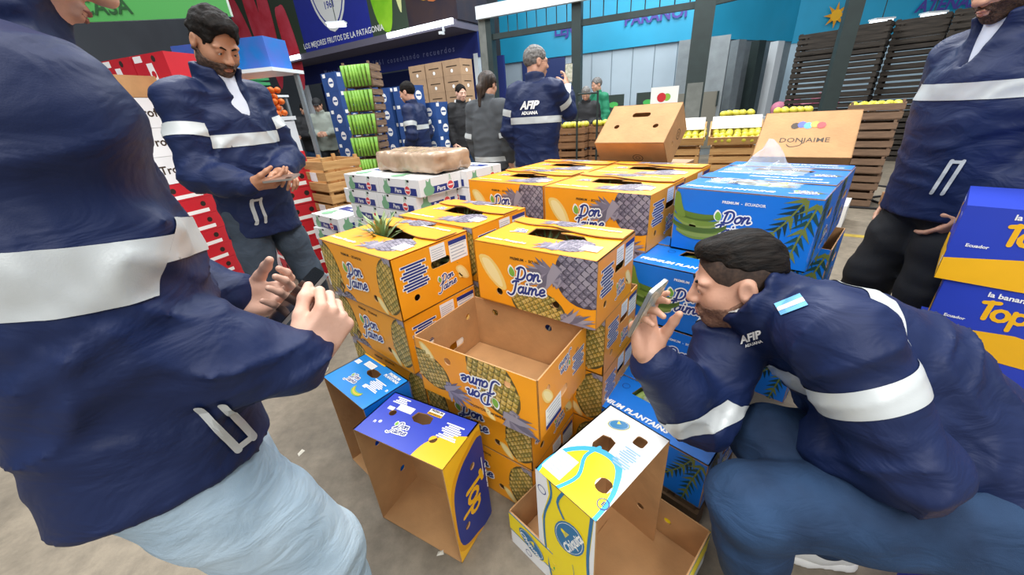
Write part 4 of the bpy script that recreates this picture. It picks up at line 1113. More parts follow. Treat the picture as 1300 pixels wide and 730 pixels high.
TORSO = [(0, .195, .150, .0), (.25, .190, .145, .0), (.55, .205, .150, .0), (.80, .200, .130, -.005), (.92, .150, .105, -.01), (1.0, .088, .088, -.005)]
def make_person(name_label, J, spec):
    """J: joints in world space; spec: clothing and detail options. Returns the root body object."""
    res = spec.get('res', .010); base = V(*J['base']); sd = unit(J['side']); up = V(0, 0, 1)
    fw = unit(np.cross(unit(J['neck'] - J['pelvis']), sd)); k = spec.get('scale', 1.0)
    # ---- body (one mesh: trunk and limbs under the clothes, head, hands)
    parts = []
    B = Sdf(); B.loft(J['pelvis'] - (J['neck'] - J['pelvis']) * .15, J['neck'], sd, [(0, .15, .10, 0), (.5, .14, .10, 0), (.85, .15, .09, 0), (1, .06, .06, 0)], .03)
    for q in 'LR':
        B.chain([J['s' + q], J['e' + q], J['w' + q]], [.034, .034, .026], .02); B.chain([J['h' + q], J['k' + q], J['a' + q]], [.075, .05, .036], .02)
    bv, bf = B.mesh(max(res * 1.6, .014), 1); parts.append((bv - base, bf, 0))
    X = frame(J['hf'], J['hu']); hp = head_parts(spec.get('hres', .004), (spec.get('hair', 'short'), spec.get('beard')))
    hs = spec.get('hscale', 1.0) * k; ho = J['head'] - base
    parts.append((*xform(hp['skin'], X, ho, hs), 0))
    NK = Sdf(); NK.cone(ho + X @ V(0, -.022, -.070) * hs, (J['neck'] - base) - unit(J['neck'] - J['pelvis']) * .03, .0535 * k, .058 * k); parts.append((*NK.mesh(.007 if res < .012 else .012, 1), 0))
    for q in 'LR':
        hd = J.get('hand' + q)
        if hd is None: continue
        hm = hand_mesh(spec.get('hdres', .0035), hd.get('curl', RELAX), q == 'L', **hd.get('kw', {}))
        parts.append((*xform(hm, frame(hd['y'], hd['z']), J['w' + q] - base, k), 0))
    body = obj('person', np_mesh('person', parts, [spec.get('skin', SKIN)]), None, tuple(base)); tag(body, name_label, 'person', spec.get('group'))
    def child(n, mesh, m):
        v, f = mesh; return obj(n, np_mesh(n, [(v, f, 0)], [m]), body)
    if 'hair' in hp: child('hair', xform(hp['hair'], X, ho, hs), spec.get('hairmat', HAIR_K))
    if 'side_hair' in hp: child('side_hair', xform(hp['side_hair'], X, ho, hs), mat('faded_hair', '#2e221c', .8, col2='#4a382d', vscale=90))
    if 'beard' in hp: child('beard', xform(hp['beard'], X, ho, hs), spec.get('beardmat', BEARD))
    if spec.get('face', True):
        Mh = Matrix.Translation(Vector(ho)) @ Matrix([list(r) for r in X]).to_4x4() @ Matrix.Scale(hs, 4)
        obj('eyes', eye_mesh().mesh('eyes', True), body, M=Mh); obj('eyebrows', brow_mesh(spec.get('browmat', spec.get('hairmat', HAIR_K))).mesh('eyebrows', True), body, M=Mh)
        b = MB(); b.tube([(-.02, .094, -.0665), (-.008, .0985, -.0635), (0, .099, -.0645), (.008, .0985, -.0635), (.02, .094, -.0665)], [.001, .003, .003, .003, .001], 6, LIPC); b.tube([(-.018, .093, -.0715), (0, .0975, -.0745), (.018, .093, -.0715)], [.001, .0045, .001], 6, LIPC); obj('lips', b.mesh('lips', True), body, M=Mh)
        if spec.get('glasses'):
            g = MB()
            for x in (-1, 1):
                g.tube([(x * .031 + .021 * cos(t), .104, .016 * sin(t)) for t in [i * pi / 6 for i in range(13)]], .0013, 5, CLOTH_K); g.tube([(x * .052, .102, .004), (x * .078, .03, .004), (x * .083, -.02, -.002)], .0016, 5, CLOTH_K)
            g.tube([(-.010, .106, .003), (.010, .106, .003)], .0013, 5, CLOTH_K); obj('glasses', g.mesh('glasses', True), body, M=Mh)
        if spec.get('cap'):
            c = Sdf(); c.ell((0, -.014, .045), (.088, .108, .095), .01); c.cut((0, 0, .03), (0, .12, -1), .01); c.ell((0, .10, .045), (.06, .075, .010), .01); obj('cap', np_mesh('cap', [(*c.mesh(.006, 1), 0)], [spec['cap']]), body, M=Mh)
    # ---- upper garment
    a = J['hem']; n = J['neck']; tb = [(t, w * k * spec.get('bulk', 1.0), d * k * spec.get('bulk', 1.0), s) for t, w, d, s in spec.get('torso', TORSO)]
    G = Sdf()
    if 'mid' in J:
        m_ = J['mid']; tm = J.get('tmid', .5); lo = [r for r in tb if r[0] <= tm + .12]; hi = [r for r in tb if r[0] >= tm - .12]
        G.loft(a, m_, sd, [((r[0]) / tm, *r[1:]) for r in lo if r[0] <= tm + .01], .06); G.loft(m_, n, sd, [((r[0] - tm) / (1 - tm), *r[1:]) for r in tb if r[0] >= tm - .01], .06)
        G.ell(m_, (.15, .15, .15), .06)
    else: G.loft(a, n, sd, tb, .05)
    sr = spec.get('sleeve', (.080, .066, .054))
    for q in 'LR':
        s_, e_, w_ = J['s' + q], J['e' + q], J['w' + q]; cu = w_ + unit(e_ - w_) * spec.get('cuff', .02)
        G.chain([s_ + (n - s_) * .25, s_, s_ + (e_ - s_) * .5, e_, e_ + (cu - e_) * .55, cu], [r * k for r in (sr[0] * 1.02, sr[0], (sr[0] + sr[1]) * .5, sr[1], (sr[1] + sr[2]) * .52, sr[2])], .035)
    nd = unit(J['head'] - n); nd = unit(nd * .6 + unit(n - J.get('mid', a)) * .4)
    ch = spec.get('collar', .075) * k
    if ch > 0:
        cr = spec.get('collar_r', .078); G.cone(n - nd * .03, n + nd * ch * .5, cr * k * 1.08, cr * k, .02).cone(n + nd * ch * .5, n + nd * ch, cr * k, cr * k * 1.05, .01)
        G.cone(n + nd * .01, n + nd * (ch + .12), (cr - .022) * k, (cr - .014) * k, .006, op='-'); G.cut(n + nd * (ch + .0), nd + spec.get('collar_tilt', 0) * fw, .006) if False else None
        c0 = n + nd * ch
        def colcut(p, d): 
            r = (p - n); h = r @ nd; rad = np.sqrt(np.maximum((r * r).sum(-1) - h * h, 0)); return smax(d, h - ch - 4 * np.maximum(rad - cr * k * 1.25, 0), .006)
        G.fn(colcut)
        if spec.get('vneck'):
            q0 = n + fw * .09 + nd * .04; G.cone(q0 + nd * .10, n + fw * .13 - nd * .12, .085, .012, .01, op='-')
    fold = spec.get('folds', .006)
    if fold:
        St = np.stack([sd, fw, unit(n - a) * 2.1], 1)
        G.noise(fold * .8, 5.5, St)
        def ridg(p, d):
            m = np.abs(d) < .04
            if not m.any(): return d
            q = p[m] @ St; w = q + .35 * vnoise(q, 3.0)[..., None]
            r = (1 - np.abs(vnoise(w, 5.0))) ** 4; r2 = (1 - np.abs(vnoise(w + 7.1, 10.0))) ** 4
            d = d.copy(); d[m] -= fold * (1.5 * r + .6 * r2 - .45); return d
        G.fn(ridg)
        for q in 'LR':      # pinch folds at the elbows
            e_, axq = J['e' + q], unit(J['w' + q] - J['s' + q])
            def pinch(p, d, e_=e_, axq=axq):
                r = p - e_; dist = np.sqrt((r * r).sum(-1)); wgt = np.clip(1 - dist / .16, 0, 1); return d + fold * 1.1 * wgt * np.sin((r @ axq) * 85 + 4 * vnoise(p, 6)) 
            G.fn(pinch)
    if spec.get('hemcut') is not None: G.cut(*spec['hemcut'], .01)
    torso_f = [q[0] for q in G.prims[:3 if 'mid' in J else 1]]
    gv, gf = G.mesh(res, 1)
    jk = obj(spec.get('topname', 'jacket'), np_mesh('jacket', [(gv - base, gf, 0)], [spec.get('top', NAVY)]), body)
    # ---- trousers and shoes
    if spec.get('legs', True):
        T = Sdf(); pc = J['pelvis']; T.loft(pc - (J['neck'] - pc) * .02 - up * .10, pc + unit(J['neck'] - pc) * .12, sd, [(0, .145 * k, .10 * k, 0), (.5, .155 * k, .11 * k, 0), (1, .13 * k, .09 * k, 0)], .05) if not J.get('sit') else T.ell(pc, (.16, .16, .15), .05)
        lr = spec.get('leg', (.098, .074, .060))
        for q in 'LR':
            h_, k_, a_ = J['h' + q], J['k' + q], J['a' + q]
            T.chain([h_, h_ + (k_ - h_) * .5, k_, k_ + (a_ - k_) * .35, a_ + (k_ - a_) * .04], [lr[0] * k, (lr[0] + lr[1]) * .5 * k, lr[1] * k, (lr[1] * .95) * k, lr[2] * k], .03)
        T.noise(spec.get('folds', .006) * .9, 8.0, np.diag([1, 1, 1.8]))
        for q in 'LR':
            k_ = J['k' + q]
            T.fn(lambda p, d, k_=k_, ax=unit(J['a' + q] - J['h' + q]): d + .004 * np.clip(1 - np.sqrt(((p - k_) ** 2).sum(-1)) / .15, 0, 1) * np.sin(((p - k_) @ ax) * 90 + 4 * vnoise(p, 6)))
        tv, tf = T.mesh(res * 1.1, 1); obj('trousers', np_mesh('trousers', [(tv - base, tf, 0)], [spec.get('bottom', JEAN_D)]), body)
        if spec.get('shoes', True):
            for q in 'LR':
                td = unit(J.get('t' + q, V(fw[0], fw[1], 0))); a_ = J['a' + q]; sdv = np.cross(td, up); X3 = np.stack([td, sdv, unit(np.cross(sdv, td))], 1)
                U = Sdf(); g0 = a_ - up * (.085 - .03); heel = g0 - td * .055; toe = g0 + td * .165
                U.cone(heel + up * .005, g0 + td * .02 + up * .012, .036, .042, .03).cone(g0 + td * .02 + up * .010, toe - up * .004, .042, .033, .03).cone(a_ - up * .03, a_ + up * .02, .043, .045, .02); U.cut(a_ - up * .072, -up, .006)
                uv, uf = U.mesh(.006 if res < .012 else .01, 1); sh = obj('shoe', np_mesh('shoe', [(uv - base, uf, 0)], [spec.get('shoe', SHOE_K)]), body)
                S2 = Sdf(); S2.cone(heel - up * .03, g0 + td * .05 - up * .03, .043, .046, .02).cone(g0 + td * .05 - up * .03, toe - up * .03, .046, .040, .02); S2.cut(a_ - up * .060, up, .004); S2.cut(a_ - up * .085, -up, .003)
                sv, sf = S2.mesh(.006 if res < .012 else .01, 1); obj('sole', np_mesh('sole', [(sv - base, sf, 0)], [spec.get('sole', SOLE)]), sh)
    # ---- reflective tape
    if spec.get('tape'):
        tw = spec.get('tapew', .05); ta = spec.get('armtapew', tw); S_ = {q: (J['s' + q] - base, J['e' + q] - base) for q in 'LR'}
        def arm_d(C, q):
            s_, e_ = S_[q]; w_ = J['w' + q] - base; best = np.full(len(C), 9.)
            for p0, p1, ra, rb in ((s_, e_, sr[0], sr[1]), (e_, w_, sr[1], sr[2])):
                ba = p1 - p0; t = np.clip(((C - p0) @ ba) / ba.dot(ba), 0, 1); best = np.minimum(best, np.sqrt(((C - p0 - t[:, None] * ba) ** 2).sum(1)) - (ra + (rb - ra) * t) * k)
            return best
        def tor_d(C): return np.min([f(C + base) for f in torso_f], 0)
        def near_arm(C, q, r): return arm_d(C, q) < tor_d(C) - .004
        ax0 = unit(n - J.get('mid', a)); tp = spec['tape'] 
        c = (J.get('mid', a) - base) + ax0 * tp if 'mid' in J else (a - base) + ax0 * tp
        band(jk, 'reflective_band', REFL, [(c + ax0 * tw / 2, ax0), (c - ax0 * tw / 2, -ax0)], lambda C: ~(near_arm(C, 'L', 0) | near_arm(C, 'R', 0)) & (np.sqrt(((C - (n - base)) ** 2).sum(1)) > .15), jk)
        for q in 'LR':
            s_, e_ = S_[q]; axq = unit(e_ - s_); at_ = spec.get('armtape', .55); c2 = s_ + (e_ - s_) * (at_[q] if isinstance(at_, dict) else at_)
            band(jk, 'sleeve_band', REFL, [(c2 + axq * ta / 2, axq), (c2 - axq * ta / 2, -axq)], lambda C, q=q: near_arm(C, q, 0), jk)
    return body, jk
def pts_on(jk, base, A, o, xd, yd, name, lift=.003, parent=None):
    """lay flat artwork on a garment surface by projecting every vertex"""
    from mathutils.bvhtree import BVHTree
    me = jk.data; bv = BVHTree.FromPolygons([v.co for v in me.vertices], [p.vertices for p in me.polygons])
    o = np.asarray(o, float) - base; xd, yd = unit(xd), unit(yd); nd = unit(np.cross(xd, yd)); mb = MB()
    for poly, m, l in A.p:
        pts, tri, _ = tess(poly); vs = []; pts = list(pts); st = [tuple(t) for t in tri]; tri = []
        while st:               # refine so that the print follows the folds
            a, b, c = st.pop(); e = max(((pts[i] - pts[j]).length, i, j) for i, j in ((a, b), (b, c), (c, a)))
            if e[0] > .016:
                i, j = e[1], e[2]; k = ({a, b, c} - {i, j}).pop(); pts.append((pts[i] + pts[j]) / 2); n_ = len(pts) - 1; st += [(i, n_, k), (n_, j, k)]
            else: tri.append((a, b, c))
        for p in pts:
            q = o + xd * p.x + yd * p.y + nd * .15; h = bv.ray_cast(Vector(q), Vector(-nd), .4)
            vs.append(tuple(np.array(h[0]) + nd * (lift + .002 + .0008 * l)) if h[0] is not None else tuple(q - nd * .15))
        fs = []
        for a, b, c in tri:
            if (pts[b] - pts[a]).cross(pts[c] - pts[a]).z < 0: b, c = c, b
            fs.append((a, b, c))
        mb.add(vs, fs, m)
    return obj(name, mb.mesh(name), parent or jk)
def back_logo(s):
    A = Art(); art_text(A, 'AFIP', 0, .25 * s, s, WHITE, 1, 0, .045, .35, spacing=1.0); art_text(A, 'ADUANA', .1 * s, -.45 * s, s * .42, WHITE, 1, 0, .04); return A
def pocket_trim(jk, base, o, xd, yd, L=.15, w=.03):
    A = Art()
    for a_, b_ in (((-w / 2, 0), (-w / 2, L)), ((w / 2, 0), (w / 2, L)), ((-w / 2 + .004, L - .004), (w / 2 - .004, L - .004))):
        for q in ribbon([a_, b_], .011): A.add(q, REFL, 1)
    return pts_on(jk, base, A, o, xd, yd, 'pocket_trim')
def phone(label, c, X, screen=True, m=PHONE_K, size=(.074, .155, .0085)):
    """X columns: width, length, normal of the screen"""
    M = Matrix.Translation(Vector(c)) @ Matrix([list(r) for r in X]).to_4x4(); t = thing('smartphone', label, 'phone', M=M)
    w, h, d = size; b = slab(rrect(0, 0, w, h, .010, 4), (), d, m, m, METAL); b.build('case', t, (0, 0, d / 2))
    b = slab(rrect(0, 0, w - .006, h - .006, .008, 3), (), .0004, SCREEN if screen else PHONE_K); b.build('screen', t, (0, 0, d / 2 + .0006))
    b = MB(); b.add(*[[(p[0], p[1], -d / 2 - .0012) for p in rrect(-w * .28, h * .36, .022, .03, .006)], [tuple(range(16))[::-1]]], PHONE_K); b.build('camera_module', t)
    return t
def J_(**k): return {a: (V(*b) if isinstance(b, (tuple, list)) else b) for a, b in k.items()}

# ---- man in the left foreground, looking at his phone
f1 = unit(V(.72, .69, 0)); r1 = V(f1[1], -f1[0], 0)
J1 = J_(base=(-.63, .52, 0), side=r1, pelvis=(-.640, .500, .86), neck=(-.672, .592, 1.405), hem=(-.625, .490, .785), head=tuple(V(-.672, .592, 1.405) + f1 * .085 + V(0, 0, .17)), hf=tuple(f1 * .8 + V(0, 0, -.6)), hu=tuple(f1 * .6 + V(0, 0, .8)),
        sR=(-.535, .480, 1.325), eR=(-.560, .440, 1.045), wR=(-.372, .548, .932), sL=(-.80, .715, 1.335), eL=(-.80, .72, 1.06), wL=(-.612, .765, .948),
        hL=(-.700, .570, .82), hR=(-.570, .440, .82), kL=(-.65, .63, .46), kR=(-.46, .495, .46), aL=(-.72, .60, .085), aR=(-.47, .46, .085), tL=tuple(f1), tR=tuple(f1),
        handR=dict(y=(.50, .50, .55), z=(.72, -.62, .05), curl=FIST, kw=dict(thumb_dir=(-.30, .85, -.35), thumb=(.2, .2, .3))), handL=dict(y=(.95, -.05, .10), z=(-.05, .62, -.70), curl=[(.45, .75, .5), (.5, .8, .5), (.55, .85, .5), (.6, .9, .5)], kw=dict(thumb_dir=(-.5, .75, -.3))))
p1, jk1 = make_person('man in navy work jacket and light jeans holding a phone, nearest on the left', J1, dict(res=.0075, hair='short', skin=SKIN_L, bottom=JEAN_L, bulk=.98, tape=.37, tapew=.055, armtapew=.075, armtape=.60, sleeve=(.088, .080, .058), folds=.007, hdres=.0028, leg=(.100, .085, .07), collar=.09))
b1 = V(*J1['base'])
pocket_trim(jk1, b1, (-.455, .435, .945), -f1 + V(0, 0, .35), V(-.12, -.10, -.95) + f1 * .3, .11, .026)
phone('dark smartphone held by the man in the left foreground', (-.452, .708, .972), np.stack([unit(V(.66, -.70, .05)), unit(V(.62, .55, .55)), unit(np.cross(unit(V(.66, -.70, .05)), unit(V(.62, .55, .55))))], 1), False)

# ---- bearded man standing on the left with a phone
f2 = unit(V(.95, -.32, 0)); r2 = V(f2[1], -f2[0], 0); c2 = V(-1.335, 2.05, 0)
hd2 = c2 + f2 * .10 + V(0, 0, 1.655)
J2 = J_(base=(-1.30, 2.02, 0), side=r2, pelvis=tuple(c2 + V(0, 0, .93)), neck=tuple(c2 + f2 * .03 + V(0, 0, 1.49)), hem=tuple(c2 + V(0, 0, .79)), head=tuple(hd2), hf=(.70, -.42, -.55), hu=(.5, -.25, .82),
        sR=tuple(c2 + r2 * .185 + V(0, 0, 1.43)), eR=tuple(c2 + r2 * .25 + f2 * .03 + V(0, 0, 1.12)), wR=(-1.165, 1.80, 1.065), sL=tuple(c2 - r2 * .185 + V(0, 0, 1.43)), eL=tuple(c2 - r2 * .25 + f2 * .05 + V(0, 0, 1.13)), wL=(-1.105, 1.965, 1.095),
        hL=tuple(c2 - r2 * .09 + V(0, 0, .90)), hR=tuple(c2 + r2 * .09 + V(0, 0, .90)), kR=(-1.36, 1.93, .50), aR=(-1.285, 1.875, .085), kL=(-1.22, 2.12, .50), aL=(-1.30, 2.30, .085), tR=(.85, -.5, 0), tL=(.95, -.2, 0),
        handR=dict(y=(.90, .25, .0), z=(-.1, -.55, -.75), curl=[(.35, .5, .3), (.4, .55, .3), (.45, .6, .3), (.5, .6, .3)], kw=dict(thumb_dir=(-.45, .8, -.2))), handL=dict(y=(.72, -.62, -.1), z=(.3, .4, .8), curl=[(.5, .7, .4)] * 4))
p2, jk2 = make_person('bearded man in navy work jacket standing on the left tapping a phone', J2, dict(res=.0085, hair='thick', beard='full', beardmat=mat('dark_trim_beard', '#3b2c24', .8, col2='#6b5142', vscale=90, bump=.5, bscale=220), skin=SKIN_T, bottom=JEAN_G, tape=.47, tapew=.055, armtape=.40, bulk=.93, vneck=True, collar=.085, collar_r=.092, hdres=.0032))
b2 = V(*J2['base'])
# shirt in the open collar
S = Sdf(); n2 = J2['neck']; S.cone(n2 + f2 * .035 - V(0, 0, .13), n2 + f2 * .01 + V(0, 0, .035), .074, .070, .02); sv, sf = S.mesh(.007, 1); obj('shirt', np_mesh('shirt', [(sv - b2, sf, 0)], [SHIRT]), p2)
pocket_trim(jk2, b2, c2 + r2 * .10 + f2 * .14 + V(0, 0, .86), unit(f2 * -.4 + -r2), V(0, 0, 1.0), .12, .028)
phone('bronze smartphone held flat by the bearded man', (-1.02, 1.80, 1.085), np.stack([unit(V(.15, .85, .15)), unit(V(.95, -.12, .05)), unit(np.cross(unit(V(.15, .85, .15)), unit(V(.95, -.12, .05))))], 1), False, PHONE_B)

# ---- crouching man photographing a carton
r3 = unit(V(-.2, .97, -.1))
J3 = J_(base=(.80, .60, 0), side=r3, pelvis=(1.00, .575, .47), mid=(.890, .725, .650), tmid=.5, neck=(.660, .800, .800), hem=(1.085, .540, .430), head=(.575, .855, .862), hf=(-.93, .33, -.22), hu=(-.32, .22, .92),
        sL=(.670, .640, .825), eL=(.755, .500, .610), wL=(.720, .700, .440), sR=(.655, .920, .755), eR=(.485, .745, .525), wR=(.318, .735, .735),
        hL=(.950, .475, .440), hR=(1.02, .610, .440), kL=(.515, .560, .430), aL=(.590, .520, .085), kR=(.655, .705, .455), aR=(.880, .655, .085), tL=(-.9, .3, 0), tR=(-.95, .25, 0), sit=True,
        handR=dict(y=(-.10, .35, .90), z=(-.42, .78, -.3), curl=[(.35, .55, .35), (.55, .75, .45), (.75, .9, .5), (.8, .9, .5)], kw=dict(thumb_dir=(-.40, .80, -.45), thumb=(.2, .35, .3))), handL=dict(y=(-.3, .9, -.2), z=(0, .2, .9)))
T3 = [(0, .185, .165, .0), (.25, .180, .165, .0), (.5, .175, .160, .0), (.80, .180, .135, -.005), (.92, .150, .105, -.01), (1.0, .088, .088, -.005)]
p3, jk3 = make_person('crouching man in navy jacket photographing the blue cartons with his phone', J3, dict(res=.0075, hair='fade', beard='stubble', skin=SKIN, hairmat=mat('dark_cropped_hair', '#0a0807', .7, spec=.2, col2='#1f1813', vscale=90, bump=.45, bscale=150, stretch=(.18, 1, 1)), hres=.003, bottom=JEAN_D, torso=T3, tape=.175, tapew=.055, armtape=dict(L=.42, R=.2), sleeve=(.088, .080, .056), folds=.008, hdres=.0028, leg=(.110, .088, .068), collar=.095, collar_r=.094, shoe=SHOE_W, beardmat=mat('stubble', '#6b4a3a', .8, col2='#8d6a56', vscale=150, bump=.4, bscale=300), cuff=.035))
b3 = V(*J3['base'])
sR3 = unit(np.stack([1], 0)) if False else None
ph_x = np.stack([unit(V(.35, -.55, -.75)), unit(V(.75, -.35, .56)), unit(np.cross(unit(V(.35, -.55, -.75)), unit(V(.75, -.35, .56))))], 1)
phone('smartphone showing a camera picture, held up by the crouching man', (.305, .742, .865), np.stack([unit(V(.75, .62, .1)), unit(V(.18, -.30, .93)), unit(np.cross(unit(V(.75, .62, .1)), unit(V(.18, -.30, .93))))], 1), True)
b = MB(); wv = J3['wR']; dv = unit(V(.485, .745, .525) - wv); X = frame(dv, V(0, 0, 1))
for k_, off in ((0, .012), (1, .021)):
    b.tube([tuple(wv - b3 + dv * off + X[:, 0] * .031 * cos(t) + X[:, 2] * .027 * sin(t)) for t in [i * pi / 8 for i in range(17)]], .0028, 6, mat('pale_bracelet', '#d9cdb6', .5) if k_ == 0 else mat('brown_bracelet', '#a8603c', .5))
o = b.build('bracelet', p3, smooth=True)
# flag patch and chest lettering
A = Art().add([(-.026, -.014), (.026, -.014), (.026, .014), (-.026, .014)], mat('sky_blue_cloth', '#6fb4e6', .7), 0).add([(-.026, -.0045), (.026, -.0045), (.026, .0045), (-.026, .0045)], WHITE, 1)

fl_n = unit(V(-.653, -.759, .46)); fl_x = V(.955, .129, .27); fl_x = unit(fl_x - fl_n * fl_x.dot(fl_n)); pts_on(jk3, b3, A, V(.653, .759, .84), fl_x, np.cross(fl_n, fl_x), 'flag_patch')
L3 = Art(); art_text(L3, 'AFIP', 0, .006, .024, WHITE, 1, 0, .04, .3); art_text(L3, 'ADUANA', .002, -.010, .009, WHITE, 1, 0, .04)
lg_n = unit(V(-.563, -.738, .54)); lg_x = V(.97, .10, .2); lg_x = unit(lg_x - lg_n * lg_x.dot(lg_n)); pts_on(jk3, b3, L3, V(.563, .738, .76), lg_x, np.cross(lg_n, lg_x), 'chest_lettering')

# ---- man standing on the right, hand in pocket
f4 = unit(V(-.97, .10, 0)); r4 = V(f4[1], -f4[0], 0); c4p = V(1.80, 1.47, 0)
J4 = J_(base=(1.80, 1.47, 0), side=r4, pelvis=tuple(c4p + V(0, 0, .88)), neck=tuple(c4p + f4 * .03 + V(0, 0, 1.42)), hem=tuple(c4p + V(0, 0, .795)), head=tuple(c4p + f4 * .09 + V(0, 0, 1.585)), hf=tuple(f4 * .9 + V(0, 0, -.4)), hu=tuple(f4 * .4 + V(0, 0, .9)),
        sL=tuple(c4p - r4 * .19 + V(0, 0, 1.36)), eL=tuple(c4p - r4 * .26 - f4 * .05 + V(0, 0, 1.07)), wL=tuple(c4p - r4 * .190 + f4 * .07 + V(0, 0, .825)), sR=tuple(c4p + r4 * .19 + V(0, 0, 1.36)), eR=tuple(c4p + r4 * .25 - f4 * .06 + V(0, 0, 1.07)), wR=tuple(c4p + r4 * .2 + f4 * .0 + V(0, 0, .84)),
        hL=tuple(c4p - r4 * .09 + V(0, 0, .85)), hR=tuple(c4p + r4 * .09 + V(0, 0, .85)), kL=tuple(c4p - r4 * .10 + f4 * .03 + V(0, 0, .48)), aL=tuple(c4p - r4 * .1 + V(0, 0, .085)), kR=tuple(c4p + r4 * .12 + f4 * .08 + V(0, 0, .48)), aR=tuple(c4p + r4 * .13 + f4 * .1 + V(0, 0, .085)), tL=tuple(f4), tR=tuple(f4),
        handL=dict(y=tuple(f4 * .2 + r4 * .62 + V(0, 0, -.75)), z=tuple(-r4 + f4 * .2)), handR=dict(y=tuple(f4 * .5 + V(0, 0, -.85)), z=tuple(r4)))
p4, jk4 = make_person('man in navy jacket and black trousers on the right, hand in his pocket', J4, dict(res=.0085, hair='short', beard='stubble', bottom=TRO_K, tape=.46, tapew=.055, armtape=.5, vneck=True, collar_r=.09, bulk=1.05, leg=(.115, .095, .075)))
b4 = V(*J4['base'])
S = Sdf(); n4 = J4['neck']; S.cone(n4 + f4 * .035 - V(0, 0, .13), n4 + f4 * .01 + V(0, 0, .035), .066, .066, .02); sv, sf = S.mesh(.008, 1); obj('shirt', np_mesh('shirt', [(sv - b4, sf, 0)], [SHIRT]), p4)
pocket_trim(jk4, b4, c4p - r4 * .10 + f4 * .15 + V(0, 0, .90), unit(-f4 * .75 - r4 * .66), V(0, 0, 1.0) - f4 * .2, .12, .028)

# ---- people further back
def standing(label, pos, ang, h=1.74, arms='down', spec=None, lean=0.0, head_yaw=0.0, head_down=.15):
    s = h / 1.74; f = V(cos(radians(ang)), sin(radians(ang)), 0); r = V(f[1], -f[0], 0); c = V(pos[0], pos[1], 0); up = V(0, 0, 1)
    P = lambda a, b, z: tuple(c + r * a * s + f * (b + lean * max(z - .9, 0)) * s + up * z * s)
    hf = rot_about(f, up, head_yaw)
    J = J_(base=tuple(c), side=r, pelvis=P(0, 0, .92), neck=P(0, .02, 1.46), hem=P(0, 0, .78), head=tuple(V(*P(0, .065, 1.625))), hf=tuple(hf - up * head_down), hu=tuple(up + hf * head_down),
           sR=P(.185, 0, 1.40), sL=P(-.185, 0, 1.40), hR=P(.09, 0, .89), hL=P(-.09, 0, .89), kR=P(.10, .03, .49), kL=P(-.10, .0, .49), aR=P(.11, .0, .085 / s), aL=P(-.11, -.03, .085 / s), tR=tuple(f), tL=tuple(f))
    A = {'down': ((.24, -.02, 1.11), (.23, .06, .86)), 'front': ((.24, .02, 1.12), (.09, .26, 1.10)), 'up': ((.26, .16, 1.22), (.20, .30, 1.42)), 'pocket': ((.26, -.04, 1.10), (.20, .10, .90))}
    aR, aL = (arms, arms) if isinstance(arms, str) else arms
    for q, k_, sg in (('R', aR, 1), ('L', aL, -1)):
        e, w = A[k_]; J['e' + q] = V(*P(e[0] * sg, e[1], e[2])); J['w' + q] = V(*P(w[0] * sg, w[1], w[2])); d = unit(J['w' + q] - J['e' + q])
        J['hand' + q] = dict(y=tuple(d), z=tuple(r * sg + up * .3))
    sp = dict(res=.0125, hres=.006, hdres=.0055, folds=.006, scale=s, group='people further back in the market'); sp.update(spec or {})
    return make_person(label, J, sp), J, f, r
(pp, jk), J, f, r = standing('man seen from behind in lettered navy jacket raising a phone', (.33, 3.75), 62, 1.77, ('up', 'pocket'), dict(res=.011, hres=.005, hair='thin', hairmat=HAIR_G, glasses=True, tape=.40, tapew=.055, armtape=.55, bulk=1.08, bottom=JEAN_D), head_yaw=-.75, head_down=.05)
bb = V(*J['base']); pts_on(jk, bb, back_logo(.085), J['neck'] - V(0, 0, .19) - f * .15, r, V(0, 0, 1), 'back_lettering', .004)
phone('dark phone raised by the man in the lettered jacket', tuple(J['wR'] + f * .05 + V(0, 0, .12)), np.stack([r, unit(V(0, 0, 1) + f * .1), unit(np.cross(r, unit(V(0, 0, 1) + f * .1)))], 1))
standing('woman with ponytail in navy waistcoat over grey sleeves, beside the lettered jacket', (-.12, 4.25), 55, 1.64, 'down', dict(hair='long', hairmat=HAIR_B, top=CLOTH_DG, topname='sweater', tape=.10, tapew=.05, armtape=.93, folds=.005))
standing('man in navy jacket with reflective band looking left, beside the stacked blue boxes', (-1.12, 5.55), 165, 1.70, 'pocket', dict(tape=.40, tapew=.055, armtape=.55, hair='short'))
standing('young man in black fleece facing the camera', (-.62, 6.9), -60, 1.70, 'down', dict(top=CLOTH_K, hair='short', skin=SKIN_L, folds=.004))
far = dict(res=.017, hres=.008, hdres=.008)
standing('man with dark backpack jacket on the left of the far group', (-4.22, 8.0), -20, 1.72, 'front', dict(top=CLOTH_K, **far), head_down=.4)
standing('man in dark coat half hidden in the far group', (-4.15, 8.95), -40, 1.70, 'front', dict(top=CLOTH_K, **far), head_down=.3)
standing('man in grey green fleece and cap reading in the far group', (-3.62, 8.5), -80, 1.74, 'front', dict(top=CLOTH_G, cap=CLOTH_K, bottom=TRO_K, **far), head_down=.4)
standing('man in black jacket and black cap at the right of the far group', (-3.05, 8.1), 190, 1.66, 'pocket', dict(top=CLOTH_K, cap=CLOTH_K, bottom=TRO_K, **far), head_down=.5)
standing('grey haired man in green sweater standing behind the crates', (1.98, 8.15), 200, 1.72, 'down', dict(top=CLOTH_GR, hair='short', hairmat=HAIR_G, **far), head_down=.2)
standing('person with pale cap bending over the crates behind the raised phone', (1.55, 7.3), -110, 1.55, 'front', dict(top=CLOTH_K, hair='short', hairmat=HAIR_G, **far), head_down=.6)

